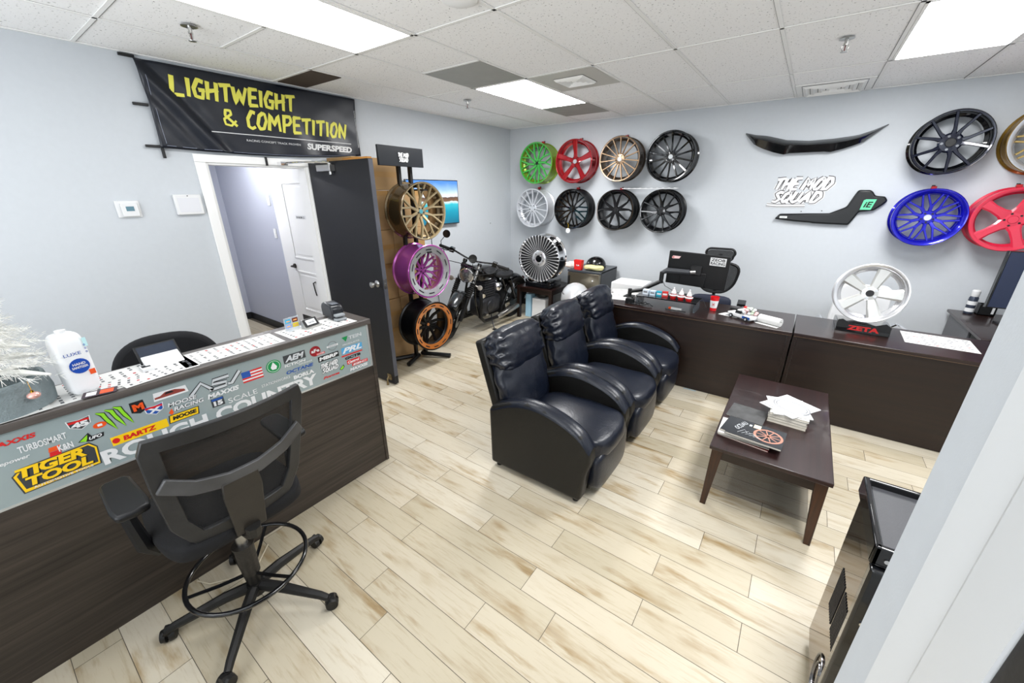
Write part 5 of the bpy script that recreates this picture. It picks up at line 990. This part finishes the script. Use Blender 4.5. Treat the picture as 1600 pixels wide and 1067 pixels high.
st = [(-4.425, 2.69), (-4.42, 2.5), (-4.415, 2.3), (-4.41, 2.185)]; b.ribbon([V(st[0]).lerp(V(st[3]), k / 20) for k in range(21)], .0025, 0); b.ribbon([(-4.41 + 1.6 * k / 40, 2.172 + .03 * k / 40 - .028 * math.sin(PI * k / 40)) for k in range(41)], .0025, 0); on_banner(b, .002).done('stitching', mat('stitch', '8d93a5', .7), t, smooth=0, fix=False)
for y, z, q in ((-4.50, 2.722, 0), (-4.50, 2.43, 0), (-4.50, 2.162, 0), (-4.44, 2.12, 1), (-3.72, 2.10, 1)):
    b = B(); (b.box(.012, .03, y - .035 + 3.6, y + .05 + 3.6, z - .009 - 2.14, z + .009 - 2.14) if not q else b.box(.012, .03, y - .009 + 3.6, y + .009 + 3.6, z - .035 - 2.14, z + .035 - 2.14)); b.done('tie_strap', black, t, bevel=.003)
# thermostat and alarm keypad
t = thing('thermostat', 'white wall thermostat with a small grey display', 'thermostat', (.0, -4.73, 1.73))
b = B(); b.box(.001, .008, -.075, .06, -.055, .06); b.done('wall_plate', wh, t, bevel=.003); b = B(); b.box(.008, .03, -.05, .045, -.048, .043); b.done('thermostat_body', wh, t, bevel=.005)
b = B(); b.box(.030, .031, -.025, .02, -.01, .022); b.done('display', mat('lcd', '5f8290', .2), t)
t = thing('alarm_keypad', 'white alarm touch keypad beside the door frame', 'alarm keypad', (.0, -4.372, 1.755))
b = B(); b.box(.001, .03, -.09, .09, -.075, .075); b.done('keypad_body', wh, t, bevel=.006); b = B(); b.box(.030, .0315, -.07, .07, -.055, .05); b.done('touch_screen', mat('keypad_screen', 'd9dadf', .2), t); b = B(); b.cyl((.03, 0, .065), (.032, 0, .065), .004, n=10); b.done('sensor', ink, t)
# ================================================================ CARDBOARD BOXES BEHIND THE DOOR
lab = mat('box_label', 'dcdad4', .6); tape = mat('packing_tape', 'a8824f', .35)
zs = [.003, .40, .728, 1.12, 1.47, 1.86, 2.16]
for k in range(6):
    z0, z1 = zs[k], zs[k + 1] - .003; dx = (.0, .012, -.008, .01, -.005, .0)[k]; ye = (-2.40, -2.38, -2.41, -2.34, -2.36, -2.62)[k]
    ys = [(-3.15, ye)] if k in (0, 5) else [(-3.15, -2.78), (-2.775, ye)]
    for n_, (ya, yb) in enumerate(ys):
        q = ('lowest', 'second lowest', 'third', 'fourth', 'fifth', 'topmost')[k]; side = '' if len(ys) == 1 else (', door side' if n_ == 0 else ', television side')
        t = thing('cardboard_box', '%s cardboard box in the stack behind the wheel rack%s' % (q, side), 'cardboard box', (.24 + dx, (ya + yb) / 2, z0), 0, 'cardboard boxes stacked behind the dark door')
        h = z1 - z0; hy = (yb - ya) / 2; b = B(); b.box(-.21, .21, -hy, hy, 0, h); b.done('box_body', cardb, t, bevel=.004)
        b = B(); b.box(.2105, .2112, -hy + .003, hy - .003, h * .5 - .025, h * .5 + .025) if k % 2 else b.box(.2105, .2112, -hy + .003, hy - .003, h - .05, h - .004); b.done('tape', tape, t)
        b = B(frame((.212, -hy + .05, h * .18), (0, 1, 0), (0, 0, 1)))
        if k in (1, 5): b.mi = 0; b.rect(.02, 0, .14, .14); b.mi = 1; [b.rect(.03, .02 + .02 * j, .12, .028 + .02 * j, .002) for j in range(5)]
        else:
            b.mi = 1
            for j in range(4): b.ribbon([(.0 + j * .035, 0), (.025 + j * .035, 0), (.025 + j * .035, .04), (.0 + j * .035, .04), (j * .035, 0)], .003)
            b.text('FRAGILE', 0, .055, .13, .02, .001)
        b.done('box_print', [lab, mat('box_ink', '4c3a26', .8)], t, smooth=0)
# ================================================================ MOTORCYCLE
t = thing('motorcycle', 'black cruiser motorcycle leaning on its stand beside the left wall', 'motorcycle', (.465, -1.36, 0), RD(2)); t.rotation_euler = (0, RD(7.5), RD(2))
mb = mat('bike_black', '0b0b0c', .22, .2, coat=.5); mbs = mat('bike_satin', '171718', .42, .4); eng = mat('engine_dark', '3a3b3f', .4, .6, var=.2); rub = mat('tyre_rubber', '121212', .8, bump=.2)
for nm, y, r, wd in (('front_wheel', -.66, .305, .05), ('rear_wheel', .66, .325, .085)):
    b = B(); b.lathe([(r - .075, -wd), (r - .02, -wd - .012), (r, -wd * .4), (r, wd * .4), (r - .02, wd + .012), (r - .075, wd)], 40, c=(0, y, .325), ax='X', closed=True); q = b.done(nm, rub, t, smooth=50)
    b = B(); b.lathe([(r - .085, -wd * .8), (r - .068, -wd), (r - .068, wd), (r - .085, wd * .8)], 36, c=(0, y, .325), ax='X', closed=True); b.cyl((-.06, y, .325), (.06, y, .325), .035); b.done('rim', mbs, q)
    for k in range(14):
        a = 2 * PI * k / 14; b = B(); b.tube([(.03 * (-1) ** k, y + .03 * math.cos(a), .325 + .03 * math.sin(a)), (0, y + (r - .08) * math.cos(a + .2), .325 + (r - .08) * math.sin(a + .2))], .003, 5); b.done('spoke', steel, q)
    b = B(); b.lathe([(.06, .075), (.13, .075), (.13, .08), (.06, .08)], 28, c=(0, y, .325), ax='X', closed=True); b.done('brake_disc', steel, q)
FA, FT = V((0, -.66, .325)), V((0, -.34, .985))
for s in (-1, 1):
    x = s * .10; A, T_ = FA + V((x, 0, 0)), FT + V((x, 0, 0)); b = B(); b.tube([A + V((0, -.01, -.03)), A.lerp(T_, .42)], .028, 12); b.done('fork_slider', mbs, t)
    b = B(); P = [A.lerp(T_, .40 + .27 * k / 16) for k in range(17)]; b.tube(P, [.040 if k % 2 else .030 for k in range(17)], 12); b.done('fork_gaiter', rub, t, smooth=60)
    b = B(); b.tube([A.lerp(T_, .67), A.lerp(T_, 1.0)], .022, 12); b.done('fork_tube', steel if s > 0 else mbs, t)
    b = B(); b.cyl(A.lerp(T_, .98), A.lerp(T_, 1.03), .03); b.done('fork_cap', mb, t)
b = B(); b.tube([(-.13, -.36, .93), (.13, -.36, .93)], .03, 10); b.tube([(-.12, -.43, .80), (.12, -.43, .80)], .028, 10); b.done('fork_clamp', mb, t)
b = B(); N = 14
S_ = [[b.v((math.sin(c) * .075, -.66 + (.345 + .012 * math.cos(c * 2)) * math.cos(a) * 1.0, .325 + (.345 + .01) * math.sin(a) - (1 - math.cos(c)) * .05)) for c in (-1.1, -.7, -.3, 0, .3, .7, 1.1)] for a in [RD(10 + 128 * k / N) for k in range(N + 1)]]
for A, C_ in zip(S_, S_[1:]):
    for i in range(6): b.f([A[i], A[i + 1], C_[i + 1], C_[i]])
o = b.done('front_fender', mat('fender_grey', '3c3e40', .25, .6, coat=.5), t, smooth=80); o.modifiers.new('s', 'SOLIDIFY').thickness = .004
b = B(); b.M = Matrix.Translation((0, -.50, .865)) @ Matrix.Rotation(RD(90), 4, 'X') @ Matrix.Rotation(RD(0), 4, 'Y'); b.lathe([(0, -.10), (.05, -.095), (.085, -.05), (.094, 0), (.094, .02), (.088, .022)], 28, cap=False); hl = b.done('headlight_shell', mb, t, smooth=60)
b = B(); b.M = Matrix.Translation((0, -.522, .865)) @ Matrix.Rotation(RD(90), 4, 'X'); b.lathe([(.088, 0), (.096, .004), (.088, .010)], 28, closed=True); b.done('headlight_ring', chrome, t)
b = B(); b.M = Matrix.Translation((0, -.526, .865)) @ Matrix.Rotation(RD(90), 4, 'X'); b.lathe([(0, .014), (.05, .01), (.087, 0)], 28, cap=False); b.done('headlight_glass', mat('lamp_glass', '8a8c90', .08, .7, coat=1), t, smooth=80)
b = B(); b.tube([(-.44, -.32, 1.06), (-.25, -.37, 1.075), (-.11, -.36, 1.04), (0, -.35, 1.02), (.11, -.36, 1.04), (.25, -.37, 1.075), (.44, -.32, 1.06)], .012, 8); b.done('handlebar', mb, t)
for s in (-1, 1):
    b = B(); b.tube([(s * .33, -.35, 1.067), (s * .455, -.315, 1.058)], .02, 10); b.ball((s * .462, -.312, 1.058), .022, 10, 6); b.done('grip', rub, t)
    b = B(); b.box(s * .29 - .03, s * .29 + .03, -.39, -.33, 1.045, 1.105); b.tube([(s * .27, -.385, 1.07), (s * .35, -.415, 1.06), (s * .45, -.38, 1.045)], .007, 6); b.done('lever', mb, t, bevel=.004)
b = B(); b.tube([(-.455, -.31, 1.06), (-.47, -.32, 1.12), (-.43, -.33, 1.20)], .005, 6); b.M = Matrix.Translation((-.415, -.33, 1.235)) @ Matrix.Rotation(RD(80), 4, 'X'); b.lathe([(0, -.01), (.045, -.008), (.05, 0), (.046, .006), (0, .006)], 22, cap=False); b.done('mirror', mb, t)
b = B(); b.M = Matrix.Translation((0, -.37, 1.05)) @ Matrix.Rotation(RD(55), 4, 'X'); b.lathe([(0, -.05), (.045, -.045), (.055, 0), (.055, .012), (0, .014)], 24, cap=False); b.done('gauge', mb, t)
for s in (-1, 1):
    b = B(); b.tube([(s * .10, -.42, .74), (s * .17, -.43, .735)], .007, 6); b.M = Matrix.Translation((s * .20, -.43, .735)) @ Matrix.Rotation(RD(90), 4, 'X'); b.lathe([(0, -.035), (.02, -.03), (.033, 0), (.033, .012), (0, .016)], 18, cap=False); b.done('turn_signal', mat('signal_lens', 'b9b5ae', .2, .3), t)
b = soft(-.125, .125, -.30, .20, .74, .93, .02, 8); 
for v in b.bm.verts: f_ = (v.co.y + .3) / .5; v.co.x *= 1.05 - .55 * f_; v.co.z -= .06 * f_
b.done('fuel_tank', mb, t, sub=1, smooth=180)
b = soft(-.13, .13, .12, .48, .70, .765, .012, 6)
for v in b.bm.verts: v.co.z += .04 * ((v.co.y - .3) / .2) ** 2; v.co.x *= .75 + .5 * max(0, min(1, (v.co.y - .12) / .3))
b.done('seat', mat('seat_black', '1b1c1f', .55), t, sub=1, smooth=180)
b = B(); S_ = [[b.v((math.sin(c) * .095, .66 + .362 * math.cos(a), .325 + .362 * math.sin(a) - (1 - math.cos(c)) * .07)) for c in (-1.2, -.8, -.4, 0, .4, .8, 1.2)] for a in [RD(-5 + 150 * k / N) for k in range(N + 1)]]
for A, C_ in zip(S_, S_[1:]):
    for i in range(6): b.f([A[i], A[i + 1], C_[i + 1], C_[i]])
o = b.done('rear_fender', mb, t, smooth=80); o.modifiers.new('s', 'SOLIDIFY').thickness = .005
b = B()
for s in (-1, 1): b.tube([(s * .05, -.33, .90), (s * .09, -.34, .5), (s * .11, -.25, .24), (s * .12, .25, .22), (s * .11, .40, .45), (s * .10, .25, .70)], .016, 8); b.tube([(s * .11, .30, .30), (s * .11, .66, .325)], .018, 8); b.tube([(s * .12, .62, .33), (s * .12, .42, .66)], [.02, .03], 8)
b.done('frame_tube', mb, t)
b = soft(-.12, .12, -.22, .26, .20, .48, .02, 5); b.done('engine_case', eng, t, smooth=180)
for k, s in enumerate((-1, 1)):
    for j in range(8): b = B(); z = .46 + j * .034; b.box(-.10, .10, -.11 + s * .0 - .05, .12, z, z + .016); b.done('cylinder_fin', eng, t, bevel=.003) if k == 0 else b.bm.free()
b = B(); b.box(-.085, .085, -.13, .10, .45, .74); b.done('cylinder_block', eng, t)
b = B(); b.M = Matrix.Translation((.14, .12, .61)) @ Matrix.Rotation(RD(90), 4, 'Y'); b.lathe([(0, .03), (.03, .03), (.05, .022), (.062, .006), (.064, -.03), (0, -.03)], 26, cap=False); b.done('round_cover', chrome, t, smooth=40)
b = B(); b.M = Matrix.Translation((.13, -.02, .35)) @ Matrix.Rotation(RD(90), 4, 'Y'); b.lathe([(0, .03), (.05, .028), (.085, .015), (.095, -.02), (0, -.02)], 26, cap=False); b.done('clutch_cover', eng, t, smooth=40)
b = B(); b.cyl((.11, -.22, .55), (.15, -.24, .55), .03); b.cyl((.12, -.12, .26), (.16, -.12, .26), .022); b.done('engine_knob', chrome, t)
for s, x in ((1, .155), (-1, -.155)):
    b = B(); b.tube([(s * .06, -.15, .62), (s * .12, -.26, .58), (x, -.28, .45), (x, -.27, .25), (x, -.18, .17), (x + s * .01, .05, .165), (x + s * .02, .12, .17)], .024, 10); b.done('exhaust_pipe', mbs, t)
    b = B(); b.tube([(x + s * .02, .10, .17), (x + s * .025, .16, .175), (x + s * .045, .58, .235), (x + s * .045, .60, .238)], [.028, .042, .042, .03], 14); b.done('silencer', mat('brushed_pipe', 'a8a6a2', .25, .9), t, smooth=40)
b = B(); b.tube([(.12, .02, .22), (.19, -.02, .12), (.245, -.04, .036)], .010, 6); b.box(.225, .265, -.07, -.01, .034, .042); b.done('kickstand', mb, t)
b = B(); b.tube([(-.42, -.34, 1.05), (-.30, -.45, .95), (-.12, -.48, .98), (-.05, -.35, .9)], .005, 5); b.tube([(.40, -.36, 1.05), (.3, -.46, .98), (.12, -.48, .9), (.06, -.3, .8)], .005, 5); b.tube([(.02, -.4, 1.0), (.1, -.5, .8), (.05, -.5, .6), (.06, -.6, .45)], .005, 5); b.done('control_cable', rub, t)
b = B(); b.box(-.05, .05, 1.0, 1.012, .52, .6); b.box(.05, .052, .99, 1.0, .5, .6); b.bm.clear(); b.ball((0, .985, .56), (.03, .02, .03), 12, 8); b.done('tail_light', mat('tail_red', '4a0c0c', .2), t)
Ms = Matrix.Translation((0, -.36, .93)) @ Matrix.Rotation(RD(27), 4, (FT - FA).normalized()) @ Matrix.Translation((0, .36, -.93))
for o in t.children:
    if o.name.split('.')[0] in ('front_wheel', 'fork_slider', 'fork_gaiter', 'fork_tube', 'fork_cap', 'fork_clamp', 'front_fender', 'headlight_shell', 'headlight_ring', 'headlight_glass', 'handlebar', 'grip', 'lever', 'mirror', 'gauge', 'turn_signal', 'control_cable'): o.matrix_basis = Ms
b = B(); b.tube([(.80, -1.05, .02), (.95, -.95, .02), (1.12, -.90, .02), (1.35, -.94, .02)], .022, 8); b.tube([(.95, -.95, .02), (.92, -1.1, .018)], .014, 6); tag(b.done('air_hose', mat('hose_grey', '7e8286', .35, .4)), 'grey curved bar lying on the floor behind the recliners', 'hose')
# ================================================================ SIDE TABLE, MINI FRIDGE, BIN
t = thing('side_table', 'small dark wooden side table carrying the big chrome wheel rim', 'side table', (.93, -.40, 0))
b = B(); b.box(-.31, .31, -.31, .31, .475, .50); b.done('tabletop', mahog, t, bevel=.003)
for sx in (-1, 1):
    for sy in (-1, 1): b = B(); b.box(sx * .28 - .025, sx * .28 + .025, sy * .28 - .025, sy * .28 + .025, 0, .4748); b.done('leg', mahogf, t, bevel=.002)
for q in ((-.255, .255, -.295, -.275), (-.255, .255, .275, .295), (-.295, -.275, -.255, .255), (.275, .295, -.255, .255)): b = B(); b.box(*q, .415, .4748); b.done('apron', mahogf, t)
for k, (x, cl, lb) in enumerate(((.76, 'a9d3ea', 'pale blue folder standing under the small side table'), (.95, 'eef0f2', 'white carton standing under the small side table'))):
    b = B(); w_ = .05 if k == 0 else .12; b.box(-w_, w_, -.1, .1, 0, .36 if k == 0 else .31, (.005, .005, .005, .005)); tag(b.done('storage_box', mat('store%d' % k, cl, .4), loc=(x, -.50, .001), bevel=.004), lb, 'box')
b = soft(-.1, .1, -.06, .06, 0, .07, .01, 4, .01, 4); tag(b.done('bag', black, loc=(.95, -.50, .326), smooth=180), 'crumpled black bag on top of the white carton under the side table', 'bag')
t = thing('mini_fridge', 'small dark grey fridge against the back wall with clutter on top', 'mini fridge', (1.70, -.37, 0))
b = B(); b.box(-.24, .24, -.25, .30, .02, .83); b.done('fridge_body', mat('fridge_dark', '2b2e33', .35, .2), t, bevel=.008)
b = B(); b.box(-.237, .237, -.30, -.252, .04, .80); fdr = b.done('door', mat('fridge_steel', '7a7466', .3, .85), t, bevel=.006)
b = B(); b.box(-.24, .24, -.305, .30, .805, .832); b.done('top_panel', mat('fridge_top', '3a3e44', .3), t, bevel=.004)
b = B(); b.box(.13, .15, -.302, -.3, .70, .72); b.done('badge', wh, fdr); b = B(); b.box(-.22, -.20, -.325, -.302, .55, .75); b.done('door_handle', black, fdr)
for k, (x, y) in enumerate(((-.2, -.2), (.2, -.2), (-.2, .25), (.2, .25))): b = B(); b.cyl((x, y, 0), (x, y, .02), .015, n=10); b.done('foot', black, t)
b = B(); b.lathe([(.0, 0), (.05, 0), (.05, .025), (.0, .025)], 4); b.bm.clear(); b.box(-.05, .05, -.03, .03, 0, .13, (-.012, -.012, 0, 0)); b.mi = 1; b.M = frame((-.03, -.031, .03), (1, 0, 0), (0, 0, 1)); b.text('YUM', .005, .02, .05, .02, .001); b.done('x', [red, wh]) if 0 else None
tag(b.done('popcorn_carton', [red, wh], loc=(1.60, -.62, .834), rotz=RD(-4), smooth=0), 'red carton with white print on the front of the mini fridge top', 'carton')
b = soft(-.13, .13, -.05, .05, 0, .05, .012, 6, .014, 8); tag(b.done('cleaning_cloth', mat('cloth_yellow', 'd8d39a', .8), loc=(1.80, -.56, .845), smooth=180), 'crumpled pale yellow cloth on the mini fridge', 'cloth')
b = soft(-.07, .07, -.05, .05, 0, .07, .01, 5, .016, 3); tag(b.done('tissue_pack', mat('pack_pale', 'e9d9d2', .6), loc=(1.465, -.55, .842), smooth=180), 'pale crumpled pack left of the red carton on the mini fridge', 'pack')
t = thing('helmet', 'black open helmet lying on the mini fridge', 'helmet', (1.72, -.32, .834), RD(20)); b = B(); b.ball((0, 0, .03), (.14, .12, .12), 20, 12)
for v in b.bm.verts: v.co.z = max(v.co.z, .0)
b.done('helmet_shell', mb, t, smooth=80); b = B(); b.tube([(-.13, -.06, .02), (0, -.16, .02), (.13, -.06, .02)], .012, 6); b.done('visor_rim', black, t)
t = thing('waste_bin', 'steel dome topped waste bin beside the mini fridge', 'waste bin', (1.70, -.875, 0)); t.scale = (1, 1, 1.10)
b = B(); b.lathe([(0, 0), (.17, 0), (.185, .02), (.185, .42), (0, .42)], 36, cap=False); b.done('bin_body', mat('bin_steel', 'c9ccd0', .25, .5), t, smooth=40)
b = B(); b.lathe([(.19, .42), (.192, .45), (.185, .50), (.16, .56), (.11, .61), (.05, .635), (0, .64)], 36, cap=False); b.done('dome_lid', mat('bin_lid', 'd4d6d8', .22, .35), t, smooth=60)
b = B(); b.tube([(.11 * math.cos(a), -.152 - .0 + .0 * a, .535 - .03 * math.sin(a)) for a in [PI * k / 12 for k in range(13)]], .004, 6); b.done('flap_edge', ink, t)
b = B(); b.box(-.10, .10, -.10, .10, 0, .16); b.mi = 1; b.box(-.02, .02, -.101, .101, .16, .162); tag(b.done('cardboard_box', [cardb, tape], loc=(1.36, -.72, .001), rotz=RD(10)), 'small cardboard box on the floor between the side table and the steel bin', 'cardboard box')
b = B(); b.box(-.06, .06, -.004, .004, 0, .001); tag(b.done('tape_strip', mat('tape_blue', '7fb7d6', .5), loc=(3.42, -1.715, .0005)), 'short strip of pale blue tape on the floor at the desk foot', 'tape')
# ================================================================ BLACK GLOSSY HEATER BOX AT THE RIGHT
t = thing('heater_cabinet', 'glossy black cabinet with vents and a dark tray top beside the white door frame', 'cabinet', (4.60, -4.06, 0))
gl = mat('mirror_black', '8d8075', .04, 1); 
b = B(); b.box(-.205, .22, -.145, .20, .05, .80); b.done('cabinet_body', gl, t, bevel=.01)
b = B()
for q in ((-.215, .23, -.165, -.145), (-.215, .23, .20, .215), (-.215, -.195, -.165, .215), (.21, .23, -.165, .215)): b.box(*q, .79, .86)
b.done('top_rim', blackg, t, bevel=.006, seg=3)
b = B(); b.box(-.196, .211, -.146, .20, .80, .835); b.done('tray_top', mat('tray_grey', '3b3c40', .5, bump=.1, bscale=300), t)
b = B(); b.box(.0, .10, .16, .21, .835, .872); b.done('latch', black, t, bevel=.004)
b = B(); b.box(-.210, .225, -.185, -.146, .06, .789); b.done('back_cover', blackg, t, bevel=.008)
for x, z in ((-.18, .82), (-.165, .80), (-.175, .62), (-.18, .575), (-.175, .33), (-.17, .30)):
    b = B(); y = -.166 if z > .79 else -.186; b.cyl((x, y, z), (x, y - .004, z), .007, n=10); b.done('screw', chrome, t)
for y0 in (-.14, -.025):
    for j in range(8):
        b = B(); y = y0 + j * .0125; b.box(-.2075, -.205, y, y + .006, .355, .545); b.done('vent_slot', ink, t, smooth=0)
b = B(); b.tube([(-.207, -.1 + .06 * math.cos(a), .17 + .09 * math.sin(a)) for a in [2 * PI * k / 24 for k in range(24)]], .004, 6, closed=True); b.tube([(-.207, -.1 + .035 * math.cos(a), .17 + .055 * math.sin(a)) for a in [2 * PI * k / 24 for k in range(24)]], .004, 6, closed=True); b.done('emblem', mat('emblem_steel', '77777a', .2, 1), t)
for x in (-.17, .18):
    for y in (-.13, .16): b = B(); b.cyl((x, y, 0), (x, y, .05), .02, n=12); b.done('foot', black, t)
